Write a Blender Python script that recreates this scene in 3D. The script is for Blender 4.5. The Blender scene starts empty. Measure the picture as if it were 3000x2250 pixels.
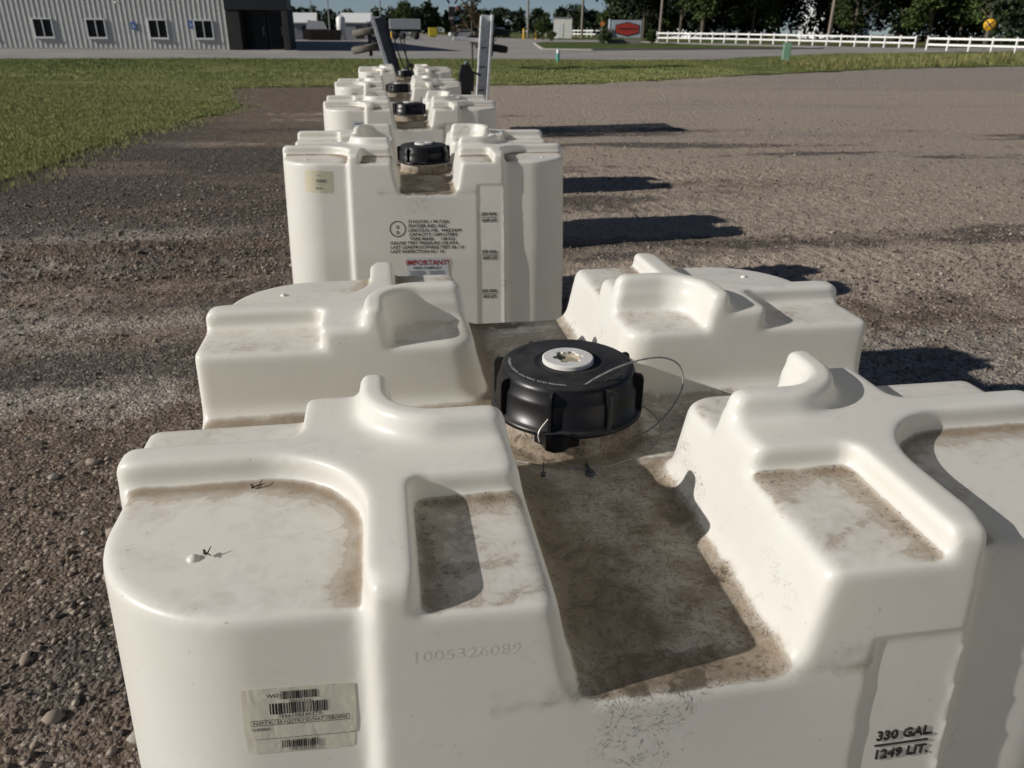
import bpy, math, random
import numpy as np
from mathutils import Vector, Matrix

# ------------------------------------------------------------------ camera, light, exposure
sc = bpy.context.scene
R = math.radians
CAM = (-0.2710, -1.0814, 2.0414)
YAW, PITCH, ROLL = R(9.378), R(24.549), R(0.535)
FPX = 2263.3 / 3000.0                                   # focal length in picture widths

cam_d = bpy.data.cameras.new('camera')
cam_d.sensor_width = 36.0
cam_d.lens = FPX * 36.0
cam_d.clip_start = 0.05
cam_d.clip_end = 3000
cam_d.dof.use_dof = True
cam_d.dof.focus_distance = 1.0
cam_d.dof.aperture_fstop = 12.0
cam = bpy.data.objects.new('camera', cam_d)
sc.collection.objects.link(cam)
_f = Vector((math.sin(YAW) * math.cos(PITCH), math.cos(YAW) * math.cos(PITCH), -math.sin(PITCH)))
_r = Vector((math.cos(YAW), -math.sin(YAW), 0))
_d = _f.cross(_r)
_r2 = math.cos(ROLL) * _r - math.sin(ROLL) * _d
_d2 = math.cos(ROLL) * _d + math.sin(ROLL) * _r
_m = Matrix((_r2, -_d2, -_f)).transposed().to_4x4()
_m.translation = Vector(CAM)
cam.matrix_world = _m
sc.camera = cam

SUN_EL, SUN_AZ = R(25.6), R(7.0)                       # light travels towards +X, a little towards +Y
world = bpy.data.worlds.new('World')
sc.world = world
world.use_nodes = True
wn = world.node_tree
bg = wn.nodes['Background']
sky = wn.nodes.new('ShaderNodeTexSky')
sky.sky_type = 'NISHITA'
sky.sun_disc = False
sky.sun_elevation = SUN_EL
sky.sun_rotation = R(270) - SUN_AZ
sky.air_density = 0.55
sky.dust_density = 0.15
sky.ozone_density = 3.0
sat = wn.nodes.new('ShaderNodeHueSaturation')           # the camera's neutral white balance, same all over the sky
sat.inputs['Saturation'].default_value = 0.85
wn.links.new(sky.outputs[0], sat.inputs['Color'])
wn.links.new(sat.outputs[0], bg.inputs[0])
bg.inputs[1].default_value = 0.050
sun_d = bpy.data.lights.new('sun', 'SUN')
sun_d.energy = 4.9
sun_d.angle = R(0.53)
sun_d.color = (1.0, 0.945, 0.87)
sun = bpy.data.objects.new('sun', sun_d)
sc.collection.objects.link(sun)
_sd = Vector((math.cos(SUN_AZ) * math.cos(SUN_EL), math.sin(SUN_AZ) * math.cos(SUN_EL), -math.sin(SUN_EL)))
sun.rotation_euler = _sd.to_track_quat('-Z', 'Y').to_euler()
sun.location = (-20, -5, 12)

vs = sc.view_settings
vs.view_transform = 'Standard'
vs.look = 'None'
vs.exposure = 0.0
vs.gamma = 1.0
vs.use_curve_mapping = False
sc.render.engine = 'CYCLES'
sc.cycles.use_denoising = True
sc.cycles.max_bounces = 9
sc.cycles.diffuse_bounces = 8
sc.cycles.glossy_bounces = 2
sc.cycles.transmission_bounces = 2
sc.cycles.transparent_max_bounces = 8
sc.cycles.use_adaptive_sampling = True
sc.cycles.adaptive_threshold = 0.025

COL = sc.collection
rng = np.random.default_rng(7)
random.seed(7)

# ------------------------------------------------------------------ helpers
def tag(o, label=None, cat=None, group=None, kind=None):
    if label: o['label'] = label
    if cat: o['category'] = cat
    if group: o['group'] = group
    if kind: o['kind'] = kind
    return o

def empty(name, loc=(0, 0, 0), rz=0.0):
    o = bpy.data.objects.new(name, None)
    COL.objects.link(o)
    o.location = loc
    o.rotation_euler = (0, 0, rz)
    o.empty_display_size = 0.1
    return o

def link(name, mesh, mat=None, parent=None, loc=None, rz=None):
    o = bpy.data.objects.new(name, mesh)
    COL.objects.link(o)
    if mat is not None and len(mesh.materials) == 0:
        mesh.materials.append(mat)
    if parent is not None: o.parent = parent
    if loc is not None: o.location = loc
    if rz is not None: o.rotation_euler = (0, 0, rz)
    return o

def copy_tree(o, parent=None):
    c = o.copy()
    COL.objects.link(c)
    c.parent = parent
    for ch in list(o.children):
        copy_tree(ch, c)
    return c

def npmesh(name, verts, faces, smooth=False):
    """verts (n,3), faces (m,k) arrays -> mesh, fast path"""
    verts = np.asarray(verts, dtype=np.float32)
    faces = np.asarray(faces, dtype=np.int32)
    me = bpy.data.meshes.new(name)
    me.vertices.add(len(verts))
    me.vertices.foreach_set('co', verts.ravel())
    k = faces.shape[1]
    me.loops.add(faces.size)
    me.loops.foreach_set('vertex_index', faces.ravel())
    me.polygons.add(len(faces))
    me.polygons.foreach_set('loop_start', np.arange(0, faces.size, k, dtype=np.int32))
    me.polygons.foreach_set('loop_total', np.full(len(faces), k, dtype=np.int32))
    me.update(calc_edges=True)
    me.polygons.foreach_set('use_smooth', np.full(len(faces), bool(smooth)))
    me.validate()
    return me

class MB:
    """collects simple solids and builds them as ONE mesh"""
    def __init__(self):
        self.v, self.f, self.sm = [], [], []
    def add(self, vs_, fs_, smooth=False):
        b = len(self.v)
        self.v += [tuple(p) for p in vs_]
        self.f += [tuple(i + b for i in q) for q in fs_]
        self.sm += [smooth] * len(fs_)
    def box(self, c, s, bev=0.0, M=None):
        cx, cy, cz = c
        hx, hy, hz = s[0] / 2, s[1] / 2, s[2] / 2
        if bev <= 0:
            vs_ = [(sx * hx, sy * hy, sz * hz) for sz in (-1, 1) for sx, sy in ((-1, -1), (1, -1), (1, 1), (-1, 1))]
            fs_ = [(3, 2, 1, 0), (4, 5, 6, 7), (0, 1, 5, 4), (1, 2, 6, 5), (2, 3, 7, 6), (3, 0, 4, 7)]
        else:
            b = min(bev, hx * .9, hy * .9, hz * .9)
            vs_, idx = [], {}
            for sx in (-1, 1):
                for sy in (-1, 1):
                    for sz in (-1, 1):
                        for ax in range(3):
                            p = [sx * (hx - b), sy * (hy - b), sz * (hz - b)]
                            p[ax] = (sx * hx, sy * hy, sz * hz)[ax]
                            idx[(sx, sy, sz, ax)] = len(vs_)
                            vs_.append(p)
            fs_ = []
            for ax in range(3):
                o1, o2 = [(1, 2), (2, 0), (0, 1)][ax]
                for s_ in (-1, 1):
                    q = []
                    for a, b_ in ((-1, -1), (1, -1), (1, 1), (-1, 1)):
                        k = [0, 0, 0]; k[ax] = s_; k[o1] = a; k[o2] = b_
                        q.append(idx[(k[0], k[1], k[2], ax)])
                    fs_.append(tuple(q if s_ > 0 else q[::-1]))
            for ax in range(3):      # edge strips along axis ax
                o1, o2 = [(1, 2), (2, 0), (0, 1)][ax]
                for a in (-1, 1):
                    for b_ in (-1, 1):
                        k0 = [0, 0, 0]; k0[o1] = a; k0[o2] = b_
                        ka, kb = list(k0), list(k0)
                        ka[ax] = -1; kb[ax] = 1
                        q = [idx[(*ka, o1)], idx[(*kb, o1)], idx[(*kb, o2)], idx[(*ka, o2)]]
                        fs_.append(tuple(q if a * b_ < 0 else q[::-1]))
            for sx in (-1, 1):
                for sy in (-1, 1):
                    for sz in (-1, 1):
                        q = [idx[(sx, sy, sz, 0)], idx[(sx, sy, sz, 1)], idx[(sx, sy, sz, 2)]]
                        fs_.append(tuple(q if sx * sy * sz > 0 else q[::-1]))
        out = []
        for p in vs_:
            p = Vector(p)
            if M is not None: p = M @ p
            out.append((p[0] + cx, p[1] + cy, p[2] + cz))
        self.add(out, fs_)
        return self
    def tube(self, pts, r, n=8, caps=True, smooth=True):
        pts = [Vector(p) for p in pts]
        rs = r if isinstance(r, (list, tuple)) else [r] * len(pts)
        vs_, fs_ = [], []
        up = None
        for i, p in enumerate(pts):
            t = (pts[min(i + 1, len(pts) - 1)] - pts[max(i - 1, 0)]).normalized()
            if up is None:
                up = Vector((0, 0, 1)) if abs(t.z) < .9 else Vector((1, 0, 0))
            a = t.cross(up).normalized()
            b = a.cross(t).normalized()
            up = b
            for j in range(n):
                w = 2 * math.pi * j / n
                vs_.append(p + (a * math.cos(w) + b * math.sin(w)) * rs[i])
        for i in range(len(pts) - 1):
            for j in range(n):
                k = (j + 1) % n
                fs_.append((i * n + j, i * n + k, (i + 1) * n + k, (i + 1) * n + j))
        self.add(vs_, fs_, smooth)
        if caps:
            self.add(vs_[:n], [tuple(range(n))[::-1]])
            self.add(vs_[-n:], [tuple(range(n))])
        return self
    def lathe(self, prof, n=48, c=(0, 0, 0), M=None, smooth=True, close=False):
        vs_, fs_ = [], []
        for (r, z) in prof:
            for j in range(n):
                w = 2 * math.pi * j / n
                p = Vector((r * math.cos(w), r * math.sin(w), z))
                if M is not None: p = M @ p
                vs_.append((p[0] + c[0], p[1] + c[1], p[2] + c[2]))
        m = len(prof)
        for i in range(m - 1 + (1 if close else 0)):
            i2 = (i + 1) % m
            for j in range(n):
                k = (j + 1) % n
                fs_.append((i * n + j, i * n + k, i2 * n + k, i2 * n + j))
        self.add(vs_, fs_, smooth)
        return self
    def prism(self, poly, z0, z1, M=None, c=(0, 0, 0)):
        n = len(poly)
        vs_ = [Vector((x, y, z0)) for x, y in poly] + [Vector((x, y, z1)) for x, y in poly]
        fs_ = [tuple(range(n))[::-1], tuple(range(n, 2 * n))]
        fs_ += [(i, (i + 1) % n, n + (i + 1) % n, n + i) for i in range(n)]
        if M is not None: vs_ = [M @ p for p in vs_]
        self.add([(p[0] + c[0], p[1] + c[1], p[2] + c[2]) for p in vs_], fs_)
        return self
    def mesh(self, name, mat=None):
        me = bpy.data.meshes.new(name)
        me.from_pydata(self.v, [], self.f)
        me.update()
        me.polygons.foreach_set('use_smooth', np.array(self.sm, dtype=bool))
        if mat is not None: me.materials.append(mat)
        return me
    def build(self, name, mat=None, parent=None, loc=None, rz=None):
        return link(name, self.mesh(name, mat), None, parent, loc, rz)

class NT:
    """tiny node-tree helper"""
    def __init__(self, name):
        self.m = bpy.data.materials.new(name)
        self.m.use_nodes = True
        self.t = self.m.node_tree
        self.b = self.t.nodes['Principled BSDF']
        self.out = self.t.nodes['Material Output']
    def n(self, typ, **kw):
        nd = self.t.nodes.new(typ)
        for k, v in kw.items():
            if hasattr(nd, k): setattr(nd, k, v)
        return nd
    def l(self, a, b): self.t.links.new(a, b)
    def put(self, sock, v):
        if hasattr(v, 'is_linked') or hasattr(v, 'links'): self.l(v, sock)
        else: sock.default_value = v
    def coord(self, kind='Object'):
        return self.n('ShaderNodeTexCoord').outputs[kind]
    def scaled(self, vec, s, off=None):
        mp = self.n('ShaderNodeMapping')
        self.l(vec, mp.inputs['Vector'])
        mp.inputs['Scale'].default_value = (s, s, s) if isinstance(s, (int, float)) else s
        if off is not None: self.put(mp.inputs['Location'], off)
        return mp.outputs[0]
    def noise(self, vec, scale, detail=4, rough=.55, dist=0.0):
        nd = self.n('ShaderNodeTexNoise')
        self.l(vec, nd.inputs['Vector'])
        nd.inputs['Scale'].default_value = scale
        nd.inputs['Detail'].default_value = detail
        nd.inputs['Roughness'].default_value = rough
        nd.inputs['Distortion'].default_value = dist
        return nd.outputs['Fac']
    def voro(self, vec, scale, feature='F1', out='Distance', rnd=1.0):
        nd = self.n('ShaderNodeTexVoronoi', feature=feature)
        self.l(vec, nd.inputs['Vector'])
        nd.inputs['Scale'].default_value = scale
        nd.inputs['Randomness'].default_value = rnd
        return nd.outputs[out]
    def ramp(self, fac, lo, hi, c0=0.0, c1=1.0):
        nd = self.n('ShaderNodeMapRange')
        nd.interpolation_type = 'SMOOTHSTEP'
        self.l(fac, nd.inputs['Value'])
        nd.inputs['From Min'].default_value = lo
        nd.inputs['From Max'].default_value = hi
        nd.inputs['To Min'].default_value = c0
        nd.inputs['To Max'].default_value = c1
        return nd.outputs[0]
    def math(self, op, a, b=None):
        nd = self.n('ShaderNodeMath', operation=op)
        self.put(nd.inputs[0], a)
        if b is not None: self.put(nd.inputs[1], b)
        return nd.outputs[0]
    def mix(self, fac, a, b):
        nd = self.n('ShaderNodeMix', data_type='RGBA')
        self.put(nd.inputs[0], fac)
        for s, v in ((nd.inputs[6], a), (nd.inputs[7], b)):
            if isinstance(v, tuple): s.default_value = (*v[:3], 1.0)
            else: self.l(v, s)
        return nd.outputs[2]
    def attr(self, name, out='Fac'):
        return self.n('ShaderNodeAttribute', attribute_name=name).outputs[out]
    def bump(self, h, strength=.3, dist=.01):
        nd = self.n('ShaderNodeBump')
        self.put(nd.inputs['Height'], h)
        nd.inputs['Strength'].default_value = strength
        nd.inputs['Distance'].default_value = dist
        self.l(nd.outputs[0], self.b.inputs['Normal'])
        return nd.outputs[0]
    def set(self, **kw):
        names = dict(color='Base Color', rough='Roughness', metal='Metallic', spec='Specular IOR Level',
                     sss='Subsurface Weight', sssr='Subsurface Radius', ssss='Subsurface Scale', alpha='Alpha',
                     trans='Transmission Weight', ior='IOR', coat='Coat Weight')
        for k, v in kw.items():
            s = self.b.inputs[names[k]]
            if isinstance(v, tuple) and k == 'color': s.default_value = (*v[:3], 1.0)
            else: self.put(s, v)
        return self

def plain(name, col, rough=.6, metal=0.0, var=.12, scale=8.0, bump=0.0, spec=.5):
    t = NT(name)
    co = t.coord()
    nz = t.noise(co, scale, 5, .6)
    f = t.ramp(nz, .3, .7)
    dark = tuple(c * (1 - var) for c in col)
    lite = tuple(min(1, c * (1 + var)) for c in col)
    t.set(color=t.mix(f, dark, lite), metal=metal, spec=spec)
    t.put(t.b.inputs['Roughness'], t.ramp(nz, .2, .8, max(.02, rough - .08), min(1, rough + .08)))
    if bump: t.bump(t.noise(co, scale * 6, 4), bump, .004)
    return t.m

# ------------------------------------------------------------------ materials
def mat_hdpe():
    t = NT('natural_polyethylene')
    co = t.coord()
    oi = t.n('ShaderNodeObjectInfo')
    off = t.n('ShaderNodeVectorMath', operation='SCALE')
    t.l(co, off.inputs[0]); off.inputs['Scale'].default_value = 1.0
    sh = t.n('ShaderNodeVectorMath', operation='ADD')
    cmb = t.n('ShaderNodeCombineXYZ')
    t.put(cmb.inputs[0], t.math('MULTIPLY', oi.outputs['Random'], 17.0))
    t.put(cmb.inputs[1], t.math('MULTIPLY', oi.outputs['Random'], 9.0))
    t.l(co, sh.inputs[0]); t.l(cmb.outputs[0], sh.inputs[1])
    v = sh.outputs[0]
    grime = t.attr('grime')
    specks = t.attr('specks')
    n_big = t.noise(v, 9, 4, .62, .4)
    n_mid = t.noise(v, 38, 5, .66, .8)
    n_fine = t.noise(v, 170, 2, .6)
    # broad brown film of settled dust, with tide lines where puddles dried
    s1 = t.math('ADD', t.math('MULTIPLY', n_big, .60), t.math('MULTIPLY', n_mid, .40))
    s1 = t.math('ADD', s1, t.math('MULTIPLY', t.math('SUBTRACT', grime, .5), .60))
    film = t.ramp(s1, .34, .80)
    film = t.math('MULTIPLY', film, t.ramp(grime, .02, .25))
    tide = t.math('MULTIPLY', t.ramp(s1, .520, .560), t.ramp(s1, .560, .600, 1.0, 0.0))
    tide = t.math('MULTIPLY', tide, t.ramp(grime, .12, .4, 0, .25))
    # curly dark algae marks: thin ridges of strongly distorted noise, in patches
    rid = t.math('ABSOLUTE', t.math('SUBTRACT', t.noise(v, 26, 3, .6, 3.2), .5))
    rid = t.ramp(rid, .0, .030, 1.0, .0)
    rid2 = t.ramp(t.math('ABSOLUTE', t.math('SUBTRACT', n_mid, .52)), .0, .022, .40, .0)
    rid = t.math('MAXIMUM', rid, rid2)
    s2 = t.math('ADD', t.math('MULTIPLY', n_big, .60), t.math('MULTIPLY', n_mid, .40))
    s2 = t.math('ADD', s2, t.math('MULTIPLY', t.math('SUBTRACT', specks, .5), .50))
    patch = t.ramp(s2, .44, .60)
    blot = t.ramp(s2, .64, .78)
    algae = t.math('ADD', t.math('MULTIPLY', patch, t.math('MULTIPLY', rid, t.ramp(n_fine, .35, .6, .2, .9))), t.math('MULTIPLY', blot, t.ramp(n_mid, .35, .6, .2, .85)))
    algae = t.math('ADD', algae, t.math('MULTIPLY', t.math('MULTIPLY', t.ramp(n_fine, .64, .72), patch), .30))
    algae = t.math('MINIMUM', t.math('MULTIPLY', algae, t.ramp(specks, .02, .25)), 1.0)
    scuff = t.math('MULTIPLY', t.ramp(n_mid, .62, .72), .16)
    dots = t.math('MULTIPLY', t.math('MULTIPLY', t.ramp(n_fine, .70, .76), t.ramp(n_mid, .45, .60)), .75)
    base = t.mix(t.ramp(n_big, .3, .7), (.850, .838, .785), (.885, .880, .845))
    c = t.mix(t.math('MINIMUM', t.math('ADD', t.math('MULTIPLY', film, .86), tide), .95), base, t.mix(t.ramp(n_mid, .3, .7), (.215, .146, .082), (.385, .285, .178)))
    c = t.mix(scuff, c, (.42, .33, .23))
    c = t.mix(dots, c, (.10, .075, .05))
    c = t.mix(t.math('MULTIPLY', algae, .90), c, (.034, .026, .018))
    dirt = t.math('MINIMUM', t.math('ADD', film, algae), 1.0)
    t.set(color=c, spec=.45)
    t.put(t.b.inputs['Roughness'], t.ramp(dirt, 0, .7, .36, .9))
    h = t.math('ADD', t.math('MULTIPLY', n_big, .5), t.math('MULTIPLY', n_fine, .05))
    nb = t.bump(h, .07, .006)
    # thin hollow shell: part of the light passes through the wall and fills the tank
    tl = t.n('ShaderNodeBsdfTranslucent')
    t.l(t.mix(t.math('MULTIPLY', dirt, .8), (.94, .90, .785), (.10, .07, .04)), tl.inputs['Color'])
    mx = t.n('ShaderNodeMixShader')
    mx.inputs[0].default_value = .37
    t.l(t.b.outputs[0], mx.inputs[1]); t.l(tl.outputs[0], mx.inputs[2])
    t.l(mx.outputs[0], t.out.inputs['Surface'])
    return t.m
M_HDPE = mat_hdpe()

# ------------------------------------------------------------------ the tank body: one moulded skin
ZP = 1.6       # top of the corner towers above the ground
def smax(a, b, k):
    h = np.maximum(k - np.abs(a - b), 0) / k
    return np.maximum(a, b) + h * h * k * .25
def smin(a, b, k): return -smax(-a, -b, k)
def corner(a, b, r):
    """intersection of two half planes with a rounded corner (inside negative)"""
    p, q = a + r, b + r
    return np.sqrt(np.maximum(p, 0) ** 2 + np.maximum(q, 0) ** 2) + np.minimum(np.maximum(p, q), 0) - r

def tank_field(x, y, h):
    X, Y = np.abs(x), np.abs(y)
    g = .08 * np.maximum(h, -.40)                  # walls lean out towards the ground
    Xo, Yo = X + .02 * h, Y + g
    side = corner(Xo - .589, Yo - .283, .020)
    front = corner(Xo - .308, Yo - .531, .014)
    col = corner(Xo - .576, Yo - .513, .165)
    plan = smin(smin(side, front, .016), col, .016)
    d = smax(plan, h, .020)
    up = h + .034
    lean = .10 * h
    def recess(a, b, r, depth=0.0):
        return smax(corner(a + lean, b + lean, r), -(up + depth), .016)
    disc = recess(.311 - X, .281 - Y, .125)
    pocket = recess(X - .262, .348 - Y, .018)
    outer = recess(.390 - X, Y - .236, .020)
    inner = recess(X - .280, Y - .240, .060)
    rim = smax(corner(X - .320 + .15 * h, Y - .277 + .15 * h, .095), -corner(X - .281 - .1 * h, Y - .240 - .1 * h, .062), .006)
    rim = smax(rim, h - .031, .010)
    for c in (disc, pocket, outer, inner):
        d = smax(d, -c, .011)
    d = smin(d, rim, .014)
    tr = X - (.141 + .18 * h)
    ch = Y - (.1265 + .02 * h)
    cut = smin(tr, ch, .05)
    cut = smax(cut, -(h + .152), .034)
    d = smax(d, -cut, .017)
    neck = smax(np.sqrt(x * x + (y - .018) ** 2) - .108, h + .112, .006)
    d = smin(d, neck, .010)
    # gauge strip let into the near face, right of the trench
    panel = np.maximum(np.maximum(.199 - x, x - .300), np.maximum(y + .5278 - g, h + .122))
    d = smax(d, -panel, .005)
    return d

def S01(t):
    t = np.clip(t, 0, 1)
    return t * t * (3 - 2 * t)

def build_tank_mesh():
    st = .0046
    xs = np.arange(-.625, .6251, st, dtype=np.float32)
    ys = np.arange(-.600, .6001, st, dtype=np.float32)
    zt = np.arange(-.365, .0461, st, dtype=np.float32)
    zb = np.linspace(-1.48, -.365 - st, 62, dtype=np.float32)
    zs = np.concatenate([zb, zt])
    F = np.empty((len(xs), len(ys), len(zs)), dtype=np.float32)
    for i0 in range(0, len(xs), 32):
        x = xs[i0:i0 + 32, None, None]
        F[i0:i0 + 32] = tank_field(x, ys[None, :, None], zs[None, None, :])
    F[:, :, 0] = .02
    S = F < 0
    nx, ny, nz = F.shape
    c = np.zeros((nx - 1, ny - 1, nz - 1), dtype=np.uint8)
    for a in (0, 1):
        for b in (0, 1):
            for e in (0, 1):
                c += S[a:nx - 1 + a, b:ny - 1 + b, e:nz - 1 + e]
    act = (c > 0) & (c < 8)
    ii, jj, kk = np.nonzero(act)
    n = len(ii)
    idx = np.full(act.shape, -1, dtype=np.int32)
    idx[ii, jj, kk] = np.arange(n)
    P = np.zeros((n, 3)); W = np.zeros(n)
    corners = [(a, b, e) for a in (0, 1) for b in (0, 1) for e in (0, 1)]
    for c0 in corners:
        for ax in range(3):
            if c0[ax]: continue
            c1 = list(c0); c1[ax] = 1
            i0 = (ii + c0[0], jj + c0[1], kk + c0[2])
            i1 = (ii + c1[0], jj + c1[1], kk + c1[2])
            f0, f1 = F[i0], F[i1]
            m = (f0 < 0) != (f1 < 0)
            t = np.where(m, f0 / np.where(m, f0 - f1, 1), 0)
            p0 = np.stack([xs[i0[0]], ys[i0[1]], zs[i0[2]]], 1)
            p1 = np.stack([xs[i1[0]], ys[i1[1]], zs[i1[2]]], 1)
            P[m] += (p0 + (p1 - p0) * t[:, None])[m]
            W[m] += 1
    P /= W[:, None]
    quads = []
    def emit(ax):
        sl0 = [slice(1, -1)] * 3; sl1 = [slice(1, -1)] * 3
        sl0[ax] = slice(0, -1); sl1[ax] = slice(1, None)
        a, b = S[tuple(sl0)], S[tuple(sl1)]
        q = np.nonzero(a != b)
        sgn = a[q]
        base = [q[0] + 1, q[1] + 1, q[2] + 1]
        base[ax] = base[ax] - 1
        o1, o2 = [(1, 2), (2, 0), (0, 1)][ax]
        def at(d1, d2):
            c_ = [base[0].copy(), base[1].copy(), base[2].copy()]
            c_[o1] = c_[o1] - 1 + d1
            c_[o2] = c_[o2] - 1 + d2
            return idx[c_[0], c_[1], c_[2]]
        v = np.stack([at(0, 0), at(1, 0), at(1, 1), at(0, 1)], 1)
        v[~sgn] = v[~sgn][:, ::-1]
        quads.append(v)
    for ax in range(3): emit(ax)
    Q = np.concatenate(quads)
    Q = Q[(Q >= 0).all(1)]
    # two passes of gentle smoothing
    for lam in (.5, .4):
        acc = np.zeros_like(P); cnt = np.zeros(n)
        for a in range(4):
            b = (a + 1) % 4
            np.add.at(acc, Q[:, a], P[Q[:, b]]); np.add.at(cnt, Q[:, a], 1)
            np.add.at(acc, Q[:, b], P[Q[:, a]]); np.add.at(cnt, Q[:, b], 1)
        P = P + lam * (acc / np.maximum(cnt, 1)[:, None] - P)
    me = npmesh('tank_body', P + np.array([0, 0, ZP]), Q, True)
    # where dust settles and rain washes it: floors of the trench and of the pockets, runs below the trench mouth
    nrm = np.empty(n * 3, dtype=np.float32)
    me.vertices.foreach_get('normal', nrm)
    nz_ = nrm.reshape(-1, 3)[:, 2]
    x, y, h = P.T
    X, Y = np.abs(x), np.abs(y)
    upf = np.clip((nz_ - .45) / .5, 0, 1)
    fl = upf * np.clip((-.128 - h) / .015, 0, 1)
    lowfl = upf * np.clip((-.020 - h) / .008, 0, 1) * (h > -.06)
    disc = lowfl * (X > .30) * (Y > .27)
    pock = lowfl * (X < .27) * (Y > .33)
    ring = lowfl * (X < .29) * (Y < .25)
    outr = lowfl * (X > .38) * (Y < .25)
    _dd = corner(.311 - X, .281 - Y, .125)
    edge = np.exp(-np.clip((np.abs(_dd) - .006) / .022, 0, 9))
    edgep = np.exp(-np.clip(np.minimum(np.abs(.262 - X), np.abs(.350 - Y)) / .035, 0, 9))
    gr = fl * (.60 + .20 * S01((-.05 - y) / .2) + .45 * np.exp(-np.clip((x + .105) / .03, 0, 9))) + disc * (.30 + .75 * edge) + pock * (.36 + .68 * edgep) + ring * .44 + outr * .42
    wall = (1 - upf) * np.clip((h + .17) / .02, 0, 1) * np.clip((-.03 - h) / .05, 0, 1) * (X < .2)
    gr += wall * (.12 + .25 * np.exp(-np.clip((h + .15) / .03, 0, 9)))
    frontw = (Y > .50) * (X < .32) * np.clip((-.12 - h) / .03, 0, 1)
    gr += frontw * .16
    gr += upf * (h > -.015) * .20
    sp = fl * (.54 + .22 * S01((-.05 - y) / .2)) + pock * (.22 + .70 * edgep) + disc * (.20 + .30 * edge) + wall * .34
    spill = (Y > .49) * np.clip((-.125 - h) / .04, 0, 1) * np.exp(-((x + .05) / .09) ** 2)
    sp += spill * np.exp(-np.clip((-.16 - h) / .14, 0, 9)) * .80
    sp += (Y > .50) * (x > .16) * (x < .34) * np.clip((-.19 - h) / .05, 0, 1) * .34
    sp += upf * (h > -.015) * .12
    rn = np.hypot(x, y - .018)
    nk = np.exp(-np.clip((np.abs(rn - .112) - .006) / .012, 0, 9)) * (h < -.115)
    gr += nk * .55; sp += nk * .42
    foot = fl * np.exp(-np.clip(np.abs(X - .115) / .02, 0, 9)) * (Y > .1)
    gr += foot * .4; sp += foot * .25
    for nm, arr in (('grime', gr), ('specks', sp)):
        at = me.attributes.new(nm, 'FLOAT', 'POINT')
        at.data.foreach_set('value', np.clip(arr, 0, 1).astype(np.float32))
    me.materials.append(M_HDPE)
    return me

TANK_ME = build_tank_mesh()
print('tank faces', len(TANK_ME.polygons))
# ------------------------------------------------------------------ terrain
def S_(a, b, x):
    t = np.clip((np.asarray(x, dtype=float) - a) / (b - a), 0, 1)
    return t * t * (3 - 2 * t)
def T(x, y):
    return .7 * S_(22, 46, y) + .5 * S_(60, 115, y) * S_(10, 45, x)
def Tz(x, y): return float(T(x, y))

_perm = rng.random((256, 256))
def vnoise(x, y):
    xi, yi = np.floor(x).astype(int), np.floor(y).astype(int)
    fx, fy = x - xi, y - yi
    fx, fy = fx * fx * (3 - 2 * fx), fy * fy * (3 - 2 * fy)
    g = lambda a, b: _perm[a & 255, b & 255]
    return (g(xi, yi) * (1 - fx) + g(xi + 1, yi) * fx) * (1 - fy) + (g(xi, yi + 1) * (1 - fx) + g(xi + 1, yi + 1) * fx) * fy - .5
def fbm(x, y, f, n=4, gain=.5):
    s, a = 0, 1.0
    for i in range(n):
        s = s + a * vnoise(x * f + 17.3 * i, y * f + 5.1 * i)
        f *= 2.03; a *= gain
    return s

def relief(x, y):
    near = S_(16, 9, y) * S_(14, 8, np.abs(x))
    z = .030 * fbm(x, y, .45, 3) + near * (.022 * fbm(x, y, 2.2, 3) + .022 * np.abs(fbm(x, y, 7.0, 3)))
    # wheel ruts left of the tanks and crossing on the right, with tread blocks
    for (x0, y0, dx, dy, w, dep) in ((-6, 6.95, 1, .05, .15, .055), (-7, 6.2, 1, .10, .16, .022), (-7, 4.4, 1, .22, .18, .02),
                                     (1, 8.4, 1, .05, .20, .030), (1, 5.9, 1, -.02, .20, .032), (1, 10.6, 1, .04, .22, .032), (1.5, 7.4, 1, .09, .20, .026)):
        L = math.hypot(dx, dy); dx, dy = dx / L, dy / L
        s = (x - x0) * dx + (y - y0) * dy
        q = -(x - x0) * dy + (y - y0) * dx + .10 * np.sin(s * .35)
        on = S_(0, 1.5, s) * S_(9, 6, s)
        prof = np.exp(-(q / w) ** 2)
        lug = .5 + .5 * np.sin((s + .35 * np.abs(q)) * 2 * np.pi / .17)
        z = z - on * dep * prof * (.55 + .45 * lug) + on * dep * .5 * np.exp(-((np.abs(q) - 1.5 * w) / (.5 * w)) ** 2)
    z = np.where((np.abs(x) < .75) & (y < 11), np.minimum(z, -.004), z)      # tanks stand on it
    return z

def axis(parts):
    out = [np.array([parts[0][0]])]
    for a, b, st in parts:
        n = max(1, int(round((b - a) / st)))
        out.append(np.linspace(a, b, n + 1)[1:])
    return np.concatenate(out)
gx = axis([(-600, -100, 50), (-100, -30, 5), (-30, -10, 1), (-10, -6, .15), (-6, 7, .04), (7, 10, .15), (10, 30, 1), (30, 120, 5), (120, 600, 40)])
gy = axis([(-60, -6, 6), (-6, 0, .3), (0, 11.5, .04), (11.5, 16, .12), (16, 50, .5), (50, 130, 4), (130, 900, 55)])
GX, GY = np.meshgrid(gx, gy, indexing='ij')
GZ = T(GX, GY) + np.where(GY < 40, relief(GX, GY), 0)
nxg, nyg = len(gx), len(gy)
ids = np.arange(nxg * nyg).reshape(nxg, nyg)
quads_ = np.stack([ids[:-1, :-1], ids[1:, :-1], ids[1:, 1:], ids[:-1, 1:]], -1).reshape(-1, 4)
ground_me = npmesh('ground', np.stack([GX, GY, GZ], -1).reshape(-1, 3), quads_, True)

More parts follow.
